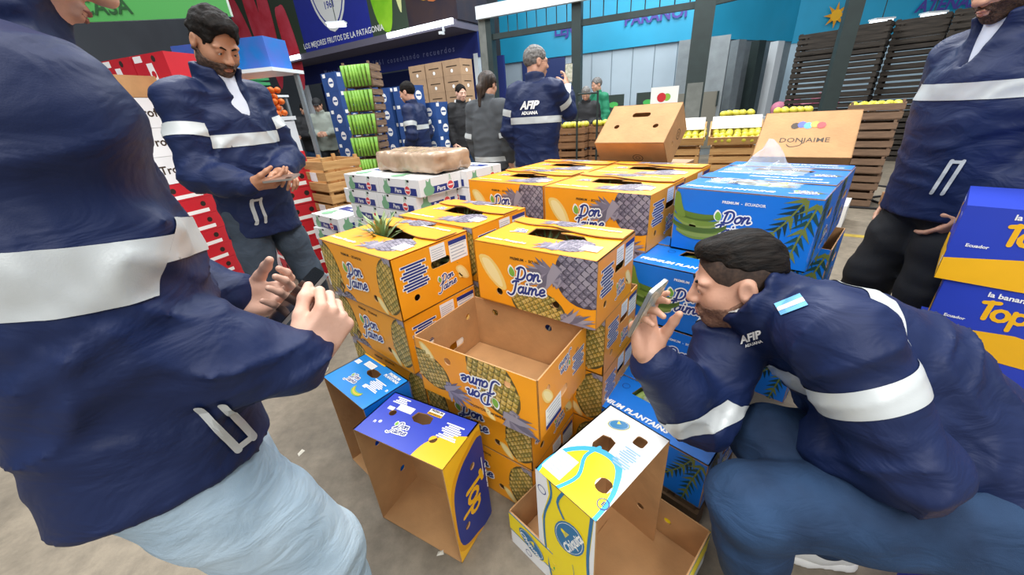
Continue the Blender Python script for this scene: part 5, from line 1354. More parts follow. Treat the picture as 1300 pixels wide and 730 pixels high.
# ------------------------------------------------------------------ market background
rnd = random.Random(11)
def rotM(yaw, loc): return Matrix.Translation(loc) @ Matrix.Rotation(yaw, 4, 'Z')
PINEW = mat('pale_pine_wood', '#c39a63', .75, col2='#a97c48', vscale=5, stretch=(1, 1, 9), bump=.1, bscale=60); OLDW = mat('weathered_wood', '#6b5544', .85, col2='#8a6f58', vscale=5, stretch=(1, 1, 9), bump=.15); DARKW = mat('dark_old_wood', '#2a2622', .9, col2='#433c35', vscale=5, stretch=(1, 1, 9), bump=.15); BROWNW = mat('brown_crate_wood', '#7a5638', .8, col2='#956d49', vscale=5, stretch=(1, 1, 9))
RED = mat('red_board', '#c21f2c', .45, var=.06); DKGREEN = mat('dark_green_plastic', '#1f5a3a', .5); GREEN = mat('green_leaf_print', '#79ad86', .5); STEEL = mat('dark_steel', '#22302f', .55, var=.15); GALV = mat('galvanised_steel', '#8f989c', .4, metal=.4, var=.1); CONC = mat('concrete_post', '#6f726d', .85, var=.15, bump=.2)
PANELB = mat('pale_panel', '#aebfca', .45, var=.05, vscale=1.5); CYANW = mat('cyan_fascia', '#2aa3cc', .35, var=.07, vscale=1.2); SIGNB = mat('sign_blue', '#28339a', .4, var=.05); SIGND = mat('sign_dark', '#2a2330', .5, col2='#43302c', vscale=2); WHITEP = mat('white_painted_metal', '#dfe5e8', .4); TUBE = mat('lamp_tube', '#eef6ff', .4, emit=3.0); NAVYBOX = mat('mid_navy_board', '#274a86', .5, var=.06); FILMK = mat('wrapped_kraft_film', '#9a7f66', .15, col2='#c0a78e', vscale=7, bump=.5, bscale=18)
def crate_meshes(key, L, Wd, Hh, m, ns=3, gap=.25):
    sh = Hh / ns; sl = MB(); sl.box((0, 0, 0), (L, .010, sh * (1 - gap)), m); en = MB(); en.box((0, 0, 0), (.012, Wd - .02, sh * (1 - gap)), m)
    po = MB(); po.box((0, 0, Hh / 2 + .008), (.025, .025, Hh + .016), m); bo = MB(); bo.box((0, 0, .006), (L - .02, Wd - .02, .012), m)
    return dict(L=L, W=Wd, H=Hh, ns=ns, slat=sl.mesh(key + '_slat'), end=en.mesh(key + '_end'), post=po.mesh(key + '_post'), floor=bo.mesh(key + '_floor'))
def crate(cm, label, loc, yaw, group):
    t = thing('wooden_crate', label, 'crate', loc, yaw, group); L, Wd, Hh, ns = cm['L'], cm['W'], cm['H'], cm['ns']
    for i in range(ns):
        z = (i + .5) * Hh / ns
        for s in (-1, 1): obj('slat', cm['slat'], t, (0, s * (Wd / 2 - .005), z)); obj('end_slat', cm['end'], t, (s * (L / 2 - .007), 0, z))
    for sx in (-1, 1):
        for sy in (-1, 1): obj('corner_post', cm['post'], t, (sx * (L / 2 - .026), sy * (Wd / 2 - .023), 0))
    obj('crate_floor', cm['floor'], t); return t
def fruit_mesh(name, r, m, stem=None, sq=.92):
    b = MB(); b.ball((0, 0, r * sq), r, m, 8, 6, (1, 1, sq)); b.tube([(0, 0, r * 1.75 * sq), (0.002, 0, r * 2.05 * sq)], r * .06, 5, stem or OLDW); return b.mesh(name, True)
def pile(me, name, label, cat, group, c, yaw, nx, ny, dx, dy, z, jit=.006, layers=1, dz=.05, slope=0.0):
    x, y = V(cos(yaw), sin(yaw)), V(-sin(yaw), cos(yaw))
    for l in range(layers):
        for i in range(nx - (l % 2)):
            for j in range(ny - (l % 2)):
                u = (i - (nx - 1 - (l % 2)) / 2) * dx; v = (j - (ny - 1 - (l % 2)) / 2) * dy
                p = V(c[0], c[1]) + x * (u + rnd.uniform(-jit, jit)) + y * (v + rnd.uniform(-jit, jit))
                o = obj(name, me, None, (p[0], p[1], z + l * dz + slope * (v + ny * dy / 2) + rnd.uniform(0, jit)), (rnd.uniform(-.5, .5), rnd.uniform(-.5, .5), rnd.uniform(0, 6))); tag(o, label, cat, group)
YAW = R_(-41); AX, AY = dirs(-41)
# ---- white flat fruit boxes stacked behind the orange cartons
def pear_box_meshes():
    w, d, h = .40, .315, .098; fr = face_frames(w, d, h); out = []
    def green(A, cx, cy, s):
        A.add(spline([(cx - .3 * s, cy - .5 * s), (cx - .42 * s, cy - .1 * s), (cx - .2 * s, cy + .1 * s), (cx - .15 * s, cy + .45 * s), (cx, cy + .3 * s), (cx + .2 * s, cy + .5 * s), (cx + .22 * s, cy + .1 * s), (cx + .45 * s, cy - .15 * s), (cx + .25 * s, cy - .5 * s)], 3, True), GREEN, 2)
    for fc in ('front', 'back', 'right', 'left'):
        M, pw, ph = fr[fc]; A = Art(); A.add([(-pw * .28, .006), (pw * .42, .006), (pw * .42, ph * .48), (-pw * .28, ph * .48)], INK, 1)
        green(A, -pw * .30, ph * .5, ph * .9); art_text(A, 'Pera', -pw * .02, ph * .27, .036, WHITE, 3, 0, .02, .2)
        rd = mat('cherry_red_ink', '#d8474c', .5); A.add(circle(pw * .22, ph * .35, .028, 16), WHITE, 3); A.add(circle(pw * .22, ph * .35, .023, 14), rd, 4); A.add([(pw * .22 - .018, ph * .31), (pw * .22 + .018, ph * .31), (pw * .22 + .018, ph * .39), (pw * .22 - .018, ph * .39)], WHITE, 5)
        for q in ribbon([(pw * .20, ph * .62), (pw * .215, ph * .95)], .003) + ribbon([(pw * .245, ph * .62), (pw * .225, ph * .95)], .003): A.add(q, GREEN, 3)
        out.append((fc, M, A.mesh('fruit_print', (-pw / 2, 0, pw / 2, ph))))
    b = MB(); b.box((0, 0, h / 2), (w, d, h - .004), PAPER); b.box((-w * .2, -d / 2 - .0005, h - .012), (.02, .002, .012), CLOTH_K); b.box((w * .25, -d / 2 - .0005, h - .012), (.02, .002, .012), CLOTH_K)
    A = Art().add([(-w * .3, d * .55), (w * .4, d * .55), (w * .4, d * .8), (-w * .3, d * .8)], INK, 0); green(A, -w * .2, d * .3, .12); art_text(A, 'Pera', w * .1, d * .67, .06, WHITE, 2, 0, .02, .2)
    out.append(('top', fr['top'][0], A.mesh('fruit_print', (-w / 2, 0, w / 2, d)))); return b.mesh('box_body'), out
PB, PBA = pear_box_meshes()
def pear_box(label, loc, yaw):
    t = thing('fruit_box', label, 'box', loc, yaw, 'white flat pear boxes'); o = obj('box_body', PB, t)
    for fc, M, me in PBA: obj('fruit_print', me, o, M=M)
C0 = V(-.47, 2.11) + AY * .16 - AX * .20
wl = ('bottom', 'second', 'third', 'fourth', 'fifth', 'sixth', 'seventh', 'eighth', 'ninth', 'topmost')
for L in range(10):
    for i, cn in enumerate(('right front', 'middle front')):
        off = (-AX * .05 if L % 2 == 0 and L < 9 else V(0, 0)) * (1 if L == 8 else .4)
        c = C0 - AX * .405 * i + off; pear_box('%s white pear box of the %s pile' % (wl[L], cn), (c[0], c[1], .0985 * L), YAW)
    if L >= 7: c = C0 + AY * .32 + AX * .05; pear_box('%s white pear box of the pile behind, next to the orange cartons' % wl[L], (c[0], c[1], .0985 * L), YAW)
    else: c = C0 + AY * .32 + AX * .05; pear_box('%s white pear box of the rear pile' % wl[L], (c[0], c[1], .0985 * L), YAW)
    if L < 7: c = C0 - AX * .86 - AY * .10; pear_box('%s white pear box of the low left pile' % wl[L], (c[0], c[1], .0985 * L), YAW + .12 * (L % 2))
W_ = Sdf(); W_.rbox((0, 0, .065), (.30, .15, .06), .03, .02); W_.noise(.006, 14); W_.noise(.004, 30)
v_, f_ = W_.mesh(.008, 0); c = C0 - AX * .10 + AY * .12; o = obj('wrapped_pack', np_mesh('wrapped_pack', [(v_, f_, 0)], [FILMK]), None, (c[0], c[1], .985), (0, 0, YAW)); tag(o, 'brown pack wrapped in shiny film lying on the white pear boxes', 'package')
# ---- pale wooden crates left of them
CP = crate_meshes('pine', .42, .32, .25, PINEW)
for i in range(3):
    for k in range(4 if i < 2 else 3):
        c = V(-1.85, 3.55) + AX * .44 * i + AY * .10 * i; t = crate(CP, '%s pale wooden crate of the %s stack behind the white boxes' % (('lowest', 'second', 'third', 'topmost')[k], ('left', 'middle', 'right')[i]), (c[0], c[1], .262 * k), YAW, 'pale wooden crates')
        b = MB(); b.box((0, -.162, .12), (.11, .002, .07), PAPER); b.build('paper_label', t)
for i in range(2):
    for k in range(3): c = V(-1.75, 4.1) + AX * .44 * i; crate(CP, '%s pale wooden crate of the rear %s stack' % (('lowest', 'second', 'topmost')[k], ('left', 'right')[i]), (c[0], c[1], .262 * k), YAW, 'pale wooden crates')
# ---- red and white fruit boxes on the far left
def printed_box(name, label, dims, loc, yaw, skin, prints_=(), group=None, tilt=0):
    w, d, h = dims; M = rotM(yaw, loc) @ Matrix.Rotation(tilt, 4, 'X'); t = thing(name, label, 'box', M=M, group=group); b = MB(); b.box((0, 0, h / 2), dims, skin); body = b.build('box_body', t); fr = face_frames(w, d, h)
    for fc, key, fn in prints_:
        Mf, pw, ph = fr[fc]; k2 = (key, fc, pw, ph)
        if k2 not in _ART: A = Art(); fn(A, pw, ph); _ART[k2] = A.mesh('print', (-pw / 2, 0, pw / 2, ph))
        obj('print', _ART[k2], body, M=Mf)
    return t
def tro(A, w, h):
    art_text(A, 'Troful', -w * .02, h * .5, h * .42, BLACKINK, 1, 0, .02); A.add([(-w / 2, 0), (-w * .38, 0), (-w * .42, h), (-w / 2, h)], RED, 1)
def redp(A, w, h):
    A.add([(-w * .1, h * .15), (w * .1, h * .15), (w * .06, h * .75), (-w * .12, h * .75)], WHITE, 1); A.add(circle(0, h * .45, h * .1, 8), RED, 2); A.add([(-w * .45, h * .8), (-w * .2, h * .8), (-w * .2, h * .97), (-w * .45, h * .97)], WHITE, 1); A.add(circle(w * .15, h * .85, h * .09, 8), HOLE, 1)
def redc(A, w, h):
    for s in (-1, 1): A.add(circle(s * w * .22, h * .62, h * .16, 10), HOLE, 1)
    A.add([(-w * .3, h * .1), (w * .3, h * .1), (w * .3, h * .32), (-w * .3, h * .32)], WHITE, 1)
ty = R_(-20); tx, ty2 = dirs(-20); T0 = V(-2.80, 3.22)
for k in range(3): printed_box('fruit_box', '%s white carton with black lettering in the left stack' % ('lowest', 'middle', 'upper')[k], (.5, .4, .20), (T0[0], T0[1], .95 + .202 * k), ty, PAPER, (('front', 'tro', tro), ('right', 'tro', tro)), 'lettered white cartons on the left')
for k in range(7): printed_box('fruit_crate', '%s red fruit box at the base of the left stack' % wl[k], (.5, .4, .134), (T0[0], T0[1], .1355 * k), ty, RED, (('front', 'redc', redc), ('right', 'redc', redc)), 'red fruit boxes at the base of the left stack')
t = thing('open_box', 'open kraft box of plums on top of the lettered cartons', 'box', (T0[0], T0[1], 1.557), ty); b = MB()
for s in (-1, 1): b.box((0, s * .195, .07), (.5, .008, .14), KRAFT); b.box((s * .246, 0, .07), (.008, .39, .14), KRAFT)
b.box((0, 0, .004), (.49, .39, .008), KRAFT); b.build('box_walls', t)
PLUM = fruit_mesh('plum', .03, mat('plum_skin', '#6d4a72', .35, col2='#8e5f7a', vscale=9))
pile(PLUM, 'plum', 'purple plum heaped in the open kraft box on the left', 'plum', 'plums in the kraft box', T0, ty, 8, 5, .056, .062, 1.557 + .09)
for i in range(2): printed_box('fruit_box', ('left', 'right')[i] + ' red carton at the very top of the left stack', (.36, .3, .24), (T0[0] + tx[0] * (.37 * i - .12) + ty2[0] * .28, T0[1] + tx[1] * (.37 * i - .12) + ty2[1] * .28, 1.60), ty, RED, (('front', 'redp', redp),), 'red cartons topping the left stack')
for i in range(2): printed_box('fruit_box', ('left', 'right')[i] + ' hidden white carton column behind the lettered cartons', (.36, .28, 1.59), (T0[0] + tx[0] * (.37 * i - .12) + ty2[0] * .36, T0[1] + tx[1] * (.37 * i - .12) + ty2[1] * .36, 0), ty, PAPER)
for i in range(2):
    for k in range(8): c = V(-2.02, 3.05) + AX * .34 * i * -1 + AY * .5 - V(.15, .1); printed_box('fruit_crate', '%s red fruit box of the %s column behind the bearded man' % (wl[k], ('right', 'left')[i]), (.32, .28, .135), (c[0], c[1], .1385 * k), YAW, RED, (('front', 'redc', redc), ('right', 'redc', redc)), 'red fruit boxes in columns')
# ---- oranges on a green stand, red tomato boxes
OR = fruit_mesh('orange', .045, mat('orange_peel', '#e4671c', .45, bump=.1, bscale=80, col2='#f08a2c', vscale=3))
og = V(-3.45, 6.15); t = thing('fruit_stand', 'white tiered stand carrying the pile of oranges', 'stand', (og[0], og[1], 0), R_(-30)); b = MB(); b.box((0, 0, .68), (.62, .5, 1.36), WHITEP); b.build('cabinet', t); b = MB(); b.box((0, .0, 1.40), (.66, .55, .05), WHITEP); b.build('tray', t)
pile(OR, 'orange', 'orange in the tall pile on the white stand', 'orange', 'oranges piled on the stand', og, R_(-30), 7, 4, .092, .095, 1.43, layers=5, dz=.074)
for i, (u, v, z, tl) in enumerate(((0, 0, 0, 0), (0, 0, .26, 0), (.02, 0, .52, .1), (.5, .1, 0, 0), (.5, .1, .26, 0), (.52, .05, .53, .5), (1.0, .05, 0, 0), (1.0, .05, .26, 0))):
    c = V(-3.35, 5.45) + V(.9, -.1) * u * .8 + V(.2, .9) * v; printed_box('fruit_box', ('lowest left', 'middle left', 'topmost left', 'lowest middle', 'second middle', 'tilted', 'lowest right', 'upper right')[i] + ' red tomato carton below the oranges', (.42, .32, .25), (c[0], c[1], z + .0), R_(-20), RED, (('front', 'redp', redp), ('right', 'redp', redp)), 'red tomato cartons', tl * .6)
GB = mat('green_plastic_crate', '#2f7d4d', .5)
for i in range(3):
    b = MB(); o_ = V(-4.95, 7.35) + V(.8, -.35) * i * .62
    for s in (-1, 1):
        for k in range(4): b.box((0, s * .19, .04 + k * .07), (.5, .012, .04), GB); b.box((s * .25, 0, .04 + k * .07), (.012, .38, .04), GB)
    b.box((0, 0, .01), (.5, .38, .02), GB); o = b.build('plastic_crate', None, (o_[0], o_[1], 1.75), (0, 0, R_(-25))); tag(o, ('left', 'middle', 'right')[i] + ' green plastic crate on the high shelf', 'crate', 'green plastic crates')
sh_ = V(-4.95, 7.35) + V(.8, -.35) * .62; t = thing('shelf_rack', 'metal shelf rack under the green plastic crates', 'shelf', (sh_[0], sh_[1], 0), R_(-23.6)); b = MB(); b.box((0, 0, 1.735), (2.1, .5, .03), WHITEP); b.build('shelf_board', t)
for sx in (-1, 1):
    for sy in (-1, 1): b = MB(); b.box((sx * 1.0, sy * .22, .86), (.04, .04, 1.72), GALV); b.build('upright', t)
# ---- navy boxes, kraft boxes and leek crates in front of the blue stall
def nvp(A, w, h): A.add(circle(w * .1, h * .45, h * .26, 14), WHITE, 1); A.add([(w * .1 - h * .2, h * .4), (w * .1 + h * .2, h * .4), (w * .1 + h * .2, h * .5), (w * .1 - h * .2, h * .5)], NAVYBOX, 2); A.add([(-w * .4, h * .75), (-w * .2, h * .75), (-w * .2, h * .95), (-w * .4, h * .95)], WHITE, 1)
n1, n2 = dirs(-35)
for ci, (px, py, top) in enumerate(((-2.42, 6.6, 8), (-2.2, 7.05, 8), (-1.72, 6.75, 7), (-1.37, 6.55, 7), (-1.05, 6.75, 6))):
    for k in range(top): printed_box('fruit_box', '%s navy carton with round white mark in the %s stack by the blue stall' % (wl[k], ('first', 'second', 'third', 'fourth', 'fifth')[ci]), (.36, .30, .245), (px, py, .2465 * k), R_(-35), NAVYBOX, (('front', 'nvp', nvp), ('right', 'nvp', nvp)), 'navy cartons by the blue stall')
def krp(A, w, h): A.add(circle(0, h * .3, h * .12, 10), WHITE, 1); A.add([(-w * .3, h * .55), (w * .3, h * .55), (w * .3, h * .62), (-w * .3, h * .62)], BLACKINK, 1)
KR2 = mat('tan_board', '#a8896a', .7, var=.08)
for i in range(3):
    for k in range(9): c = V(-1.35, 8.05) + n1 * .42 * i; printed_box('fruit_box', '%s tan carton of the %s pile under the blue canopy' % (wl[k], ('left', 'middle', 'right')[i]), (.40, .32, .235), (c[0], c[1], .2365 * k), R_(-35), KR2, (('front', 'krp', krp), ('right', 'krp', krp)), 'tan cartons under the canopy')
CL = crate_meshes('leek', .40, .30, .27, OLDW, 3)
LK = MB(); LK.tube([(0, 0, 0), (0, 0, .12), (.004, 0, .24)], [.018, .020, .026], 7, mat('leek_green', '#8fc24a', .5, col2='#5d9636', vscale=10)); LKM = LK.mesh('leek_stalk', True)
l1, l2 = dirs(-10)
for k in range(5):
    c = V(-1.88, 5.75) + l1 * .03 * k; crate(CL, '%s weathered crate packed with green leeks' % ('lowest', 'second', 'third', 'fourth', 'topmost')[k], (c[0], c[1], .55 + .285 * k), R_(-10), 'leek crates')
    for j in range(8): p = c + l1 * (-.17 + .048 * j) - l2 * .17; o = obj('leek', LKM, None, (p[0], p[1], .56 + .285 * k), (.05, 0, j)); tag(o, 'green leek packed upright in the front of the %s leek crate' % ('lowest', 'second', 'third', 'fourth', 'topmost')[k], 'leek', 'leeks in crates')
pallet('tall wooden trestle under the leek crates', (-1.86, 5.75, 0), R_(-10), .5, .45, .548, 5, OLDW)
# ---- brown crates with yellow apples right of the lettered jacket
APY = fruit_mesh('yellow_apple', .038, mat('yellow_apple_skin', '#d9cf45', .4, col2='#c2c04a', vscale=5))
CB_ = crate_meshes('brown', .34, .28, .25, BROWNW); a1, a2 = dirs(-28)
for i in range(5):
    for k in range(4):
        c = V(.62, 5.2) + a1 * .35 * i + a2 * (.15 * (i > 1)); crate(CB_, '%s brown crate of the %s stack right of the lettered jacket' % (('lowest', 'second', 'third', 'topmost')[k], ('first', 'second', 'third', 'fourth', 'fifth')[i]), (c[0], c[1], .266 * k), R_(-28), 'brown crates')
    c = V(.62, 5.2) + a1 * .35 * i + a2 * (.15 * (i > 1)); pile(APY, 'apple', 'yellow apple topping the brown crate stacks', 'apple', 'apples on the brown crates', c, R_(-28), 4, 3, .075, .078, 1.0 + .035)
t = thing('rack', 'thin steel rack frame in front of the brown crates', 'rack', (1.02, 4.75, 0), R_(-28))
for x in (-.12, .12): b = MB(); b.tube([(x, 0, 0), (x, 0, 1.42)], .012, 8, STEEL); b.build('upright', t)
b = MB(); b.tube([(-.12, 0, 1.40), (.12, 0, 1.40)], .010, 8, STEEL); b.build('rail', t)
# ---- tilted apple trays
TW = mat('tray_paper', '#e6e4da', .6)
def apple_tray(label, loc, yaw, tl):
    M = rotM(yaw, loc) @ Matrix.Rotation(tl, 4, 'X'); t = thing('fruit_tray', label, 'tray', M=M, group='tilted apple trays'); b = MB(); b.box((0, 0, .01), (.46, .30, .02), PINEW); b.build('tray_floor', t)
    for s in (-1, 1): b = MB(); b.box((s * .235, 0, .05), (.014, .32, .10), PINEW); b.build('side_board', t); b = MB(); b.box((0, s * .152, .045), (.46, .010, .08), PINEW); b.build('end_board', t)
    b = MB(); b.box((0, .12, .085), (.45, .16, .006), TW); b.build('paper_liner', t, rot=(.35, 0, 0))
    for i in range(7):
        for j in range(4):
            p = M @ Vector((-.195 + .065 * i, -.115 + .062 * j, .022)); o = obj('apple', APY, None, p, (rnd.random(), rnd.random(), 0)); tag(o, 'yellow apple arranged in the ' + label, 'apple', 'apples in tilted trays')
q1, q2 = dirs(-28)
for i in range(3):
    c = V(2.02, 4.45) + q1 * .52 * i
    for k in range(4): crate(CB_ if i == 2 else CP, '%s wooden crate of the %s base under the tilted apple trays' % (('lowest', 'second', 'third', 'topmost')[k], ('left', 'middle', 'right')[i]), (c[0], c[1], .268 * k), R_(-28), 'crates under the apple trays') if k < 3 else None
    apple_tray(('left', 'middle', 'right')[i] + ' tilted tray of yellow apples', (c[0] - q2[0] * .05, c[1] - q2[1] * .05, .875), R_(-28), .42)
    c2_ = c + q2 * .38
    for k in range(4 if i else 0): crate(CB_, '%s wooden crate of the %s rear column behind the apple trays' % (('lowest', 'second', 'third', 'topmost')[k], ('left', 'middle', 'right')[i]), (c2_[0], c2_[1], .266 * k), R_(-28), 'crates under the apple trays')
    if i: pile(APY, 'apple', 'yellow apple in the upper row behind the tilted trays', 'apple', 'apples behind the trays', c2_, R_(-28), 5, 2, .068, .07, 1.05)
printed_box('fruit_carton', 'white carton with a red apple picture standing on the dark bin', (.30, .25, .22), (1.99, 4.97, 1.192), R_(-20), PAPER, (('front', 'appl', lambda A, w, h: (A.add(circle(-.03, h * .5, .05, 14), RED, 1), A.add(circle(.03, h * .5, .04, 14), LEAF, 0))),))
printed_box('bin', 'dark grey bin behind the tilted kraft box', (.42, .40, 1.19), (1.99, 5.0, 0), R_(-20), mat('dark_plastic', '#2c3033', .6))
for i in range(2): printed_box('fruit_carton', ('left', 'right')[i] + ' dark carton with green picture on the rear counter', (.42, .3, .34), (2.45 + .66 * i, 8.8 - .17 * i, 1.081), R_(-15), mat('dark_box', '#20302a', .5), (('front', 'grn', lambda A, w, h: A.add(circle(0, h * .45, h * .28, 12, h * .16), LEAF2, 1)),), 'dark cartons on the rear counter')
b = MB(); b.box((0, 0, .54), (1.9, .5, 1.08), PANELB); o = b.build('counter', None, (2.75, 8.72, 0), (0, 0, R_(-15))); tag(o, 'pale counter behind the apples', 'counter')
# ---- kraft boxes lying tilted on top of the cartons
def tilted_kraft(label, loc, yaw, tl, dims, word):
    w, d, h = dims; M = rotM(yaw, loc) @ Matrix.Rotation(tl, 4, 'X') @ Matrix.Translation((0, d / 2, 0)); t = thing('kraft_box', label, 'box', M=M); fr = face_frames(w, d, h)
    for fc in ('front', 'back', 'right', 'left', 'top'):
        Mf, pw, ph = fr[fc]; hl = []
        if fc == 'top' and not word: hl = [rrect(0, ph * .72, pw * .26, .035, .016), circle(-pw * .28, ph * .42, .016, 12), circle(pw * .28, ph * .42, .016, 12)]
        if fc == 'right': hl = [circle(-pw * .2, ph * .5, .013, 10)]
        pn = obj(fc + '_panel', slab([(-pw / 2, 0), (pw / 2, 0), (pw / 2, ph), (-pw / 2, ph)], hl, .004, KRAFT, KRAFT_D, KRAFT).mesh(fc + '_panel'), t, M=Mf)
        if fc == 'top' and word:
            A = Art(); art_text(A, 'DONJAIME', 0, ph * .36, .045, BLACKINK, 1, 0, .005)
            for q in ribbon(spline([(-.005, ph * .36), (-.01, ph * .26), (-.05, ph * .22), (-.07, ph * .27)], 4), .004): A.add(q, BLACKINK, 1)
            obj('brand_lettering', A.mesh('brand_lettering'), pn); A = Art()
            for i, c_ in enumerate((BLACKINK, NAVYB, CYAN, GOLD_D, RED)): A.add(circle(-.055 + i * .028, ph * .68 + .008 * (i % 2), .02, 8, .024), c_, 1 + i)
            obj('colour_mark', A.mesh('colour_mark'), pn)
        if fc in ('front', 'right') :
            A = Art()
            for q in ribbon([(.03 * cos(i * .55) + pw * .1, ph * .4 + .025 * sin(i * .55)) for i in range(13)], .004): A.add(q, BLACKINK, 1)
            for q in ribbon([(.012 * cos(i * .6) + pw * .1, ph * .4 + .012 * sin(i * .6)) for i in range(12)], .003): A.add(q, BLACKINK, 1)
            obj('round_mark', A.mesh('round_mark', (-pw / 2, 0, pw / 2, ph)), pn)
    return t
tilted_kraft('kraft box with coloured mark and lettering, tilted forward behind the blue cartons', (1.60, 2.07, .825), R_(-40), R_(38), (.42, .33, .19), True)
tilted_kraft('plain kraft box with three hand holes tilted forward behind the orange cartons', (.80, 2.36, .93), R_(-42), R_(38), (.42, .31, .19), False)
for i, (x, y, z) in enumerate(((1.78, 2.27, .81), (.98, 2.56, .92))):
    for k in range(3): printed_box('fruit_box', '%s tan carton hidden under the %s tilted kraft box' % (('lowest', 'middle', 'upper')[k], ('right', 'left')[i]), (.44, .36, z / 3 - .002), (x, y, k * z / 3), R_(-41), KR2, (('front', 'krp', krp),), 'tan cartons carrying the kraft boxes')
# ---- stacks of navy and yellow banana cartons on the right
def topc(A, w, h):
    A.add([(-w / 2, 0), (w / 2, 0), (w / 2, h * .40), (w * .2, h * .34), (-w * .1, h * .42), (-w / 2, h * .30)], GOLD, 1)
    top_word(A, -w * .2, h * .64, h * .15, 0); art_text(A, 'premium', w * .36, h * .85, .014, WHITE, 3, 0, .03); art_text(A, 'Ecuador', -w * .38, h * .5, .014, WHITE, 3, 0, .03)
    A.add(circle(w * .38, h * .2, .016, 10, .022), WHITE, 3)
s1, s2 = dirs(-52); S0 = V(1.385, 1.065)
for i in range(2):
    for k in range(4):
        c = S0 + s1 * (.23 + .47 * i) + s2 * .17 + s1 * (.015 * ((k * 7) % 3 - 1)); printed_box('banana_carton', '%s blue and yellow banana carton of the %s stack at the right edge' % (('lowest', 'second', 'third', 'topmost')[k], ('far', 'near')[i]), (.46, .33, .236), (c[0], c[1], .2375 * k), R_(-52 + (k % 2) * 2), NAVYB, (('front', 'topc', topc), ('left', 'topc', topc)), 'banana cartons at the right edge')
printed_box('banana_carton', 'blue and yellow banana carton on the floor under the crouching man', (.40, .30, .19), (1.16, .36, 0), R_(-20), NAVYB, (('front', 'topc', topc), ('top', 'topc', topc)))
for k in range(4): pallet('%s brown wooden pallet behind the man on the right' % ('lowest', 'second', 'third', 'topmost')[k], (3.35, 2.45, .125 * k), R_(-40 + k * 3), 1.0, .8, .122, 6, BROWNW)
# ---- old crates on the right
CR = crate_meshes('old', .46, .34, .17, OLDW, 2)
for k in range(6): crate(CR, '%s weathered low crate in the stack with apples on top' % wl[k], (4.12 + .02 * (k % 2), 4.42, .185 * k), R_(-45), 'weathered low crates')
pile(APY, 'apple', 'pale apple in the top crate of the weathered stack', 'apple', 'apples on the weathered stack', (4.12, 4.42), R_(-45), 6, 4, .07, .072, 1.04, layers=1)
printed_box('fruit_box', 'low white box of red tomatoes beside the weathered crates', (.5, .4, .22), (3.30, 3.85, 0), R_(-45), PAPER)
TM = fruit_mesh('tomato', .035, mat('tomato_skin', '#cf2a1e', .3)); pile(TM, 'tomato', 'red tomato on the low white box', 'tomato', 'tomatoes on the low white box', (3.30, 3.85), R_(-45), 6, 4, .072, .08, .221)
def dark_crate_mesh(m):
    b = MB(); L, Wd, Hh = .62, .45, .36
    for i in range(4):
        z = .045 + i * .09
        for s in (-1, 1): b.box((0, s * Wd / 2, z), (L, .014, .06), m); b.box((s * L / 2, 0, z), (.014, Wd, .06), m)
    for sx in (-1, 1):
        for sy in (-1, 1): b.box((sx * (L / 2 - .03), sy * (Wd / 2 - .03), Hh / 2), (.05, .05, Hh), m)
    b.box((0, 0, .01), (L, Wd, .02), m); return b.mesh('slatted_crate')
DCM = dark_crate_mesh(DARKW); DCM2 = dark_crate_mesh(OLDW); d1, d2 = dirs(-48)
for i in range(6):
    for k in range(6 if i < 4 else 5 - (i == 5)):
        c = V(5.9, 7.9) + d1 * .66 * i + d2 * (.0 if i % 2 else .25); o = obj('slatted_crate', DCM if i < 4 else DCM2, None, (c[0], c[1], .365 * k), (0, 0, R_(-48 + rnd.uniform(-3, 3)))); tag(o, '%s dark slatted crate of the %s tall stack on the right' % (wl[k], ('first', 'second', 'third', 'fourth', 'fifth', 'sixth')[i]), 'crate', 'dark slatted crates')
b = MB(); b.tube(spline([(3.6, 3.9, .012), (3.9, 4.2, .012), (4.3, 4.0, .012), (4.5, 4.5, .012), (5.2, 4.6, .012), (5.0, 5.4, .012)], 8), .012, 6, CLOTH_K); tag(b.build('cable', smooth=True), 'black cable lying across the floor on the right', 'cable')
# ---- blue stall with picture signs
SF = rotM(R_(-33), (-.73, 9.4, 0))
t = thing('stall_sign', 'large blue market stall sign with pepper, fruit and shield pictures', 'sign', M=SF)
def board(name, u0, u1, z0, z1, m, y=0.0, th=.05):
    b = MB(); b.box(((u0 + u1) / 2, y + th / 2, (z0 + z1) / 2), (u1 - u0, th, z1 - z0), m); return b.build(name, t)
PEP = mat('pepper_picture_red', '#c92636', .35, col2='#e05566', vscale=2); PEPG = mat('pepper_picture_green', '#7ac21e', .35, col2='#a6dc3a', vscale=2); MANGO = mat('mango_picture', '#a07a2c', .4, col2='#c9a83e', vscale=2)
bd = [board('pepper_board', -9.0, -5.3, 3.05, 5.2, mat('dark_green_picture', '#31402f', .5)), board('shield_board', -5.3, -2.55, 3.05, 5.2, SIGNB), board('green_pepper_board', -2.55, -1.35, 3.05, 5.2, mat('grey_green_picture', '#3b4a3a', .5)), board('fruit_board', -1.35, 0, 3.05, 5.2, SIGND)]
def art_on(o, A, name, y=-.004, org=(0, 0)):
    return obj(name, A.mesh(name), o, M=Matrix(((1, 0, 0, org[0]), (0, 0, -1, y), (0, 1, 0, org[1]), (0, 0, 0, 1))))
A = Art()
for i, (u, z, l, a) in enumerate(((-8.3, 4.6, 1.7, -1.3), (-7.4, 4.9, 2.0, -1.5), (-6.7, 4.5, 2.2, -1.7), (-6.0, 4.0, 1.8, -1.5), (-7.0, 3.6, 1.0, -1.2))): A.add(xf(spline([(-.1, .25), (.6 * l, .32), (l, 0), (.6 * l, -.3), (-.1, -.25), (-.25, 0)], 4, True), u, z, 1, a), PEP, i)
art_on(bd[0], A, 'pepper_picture')
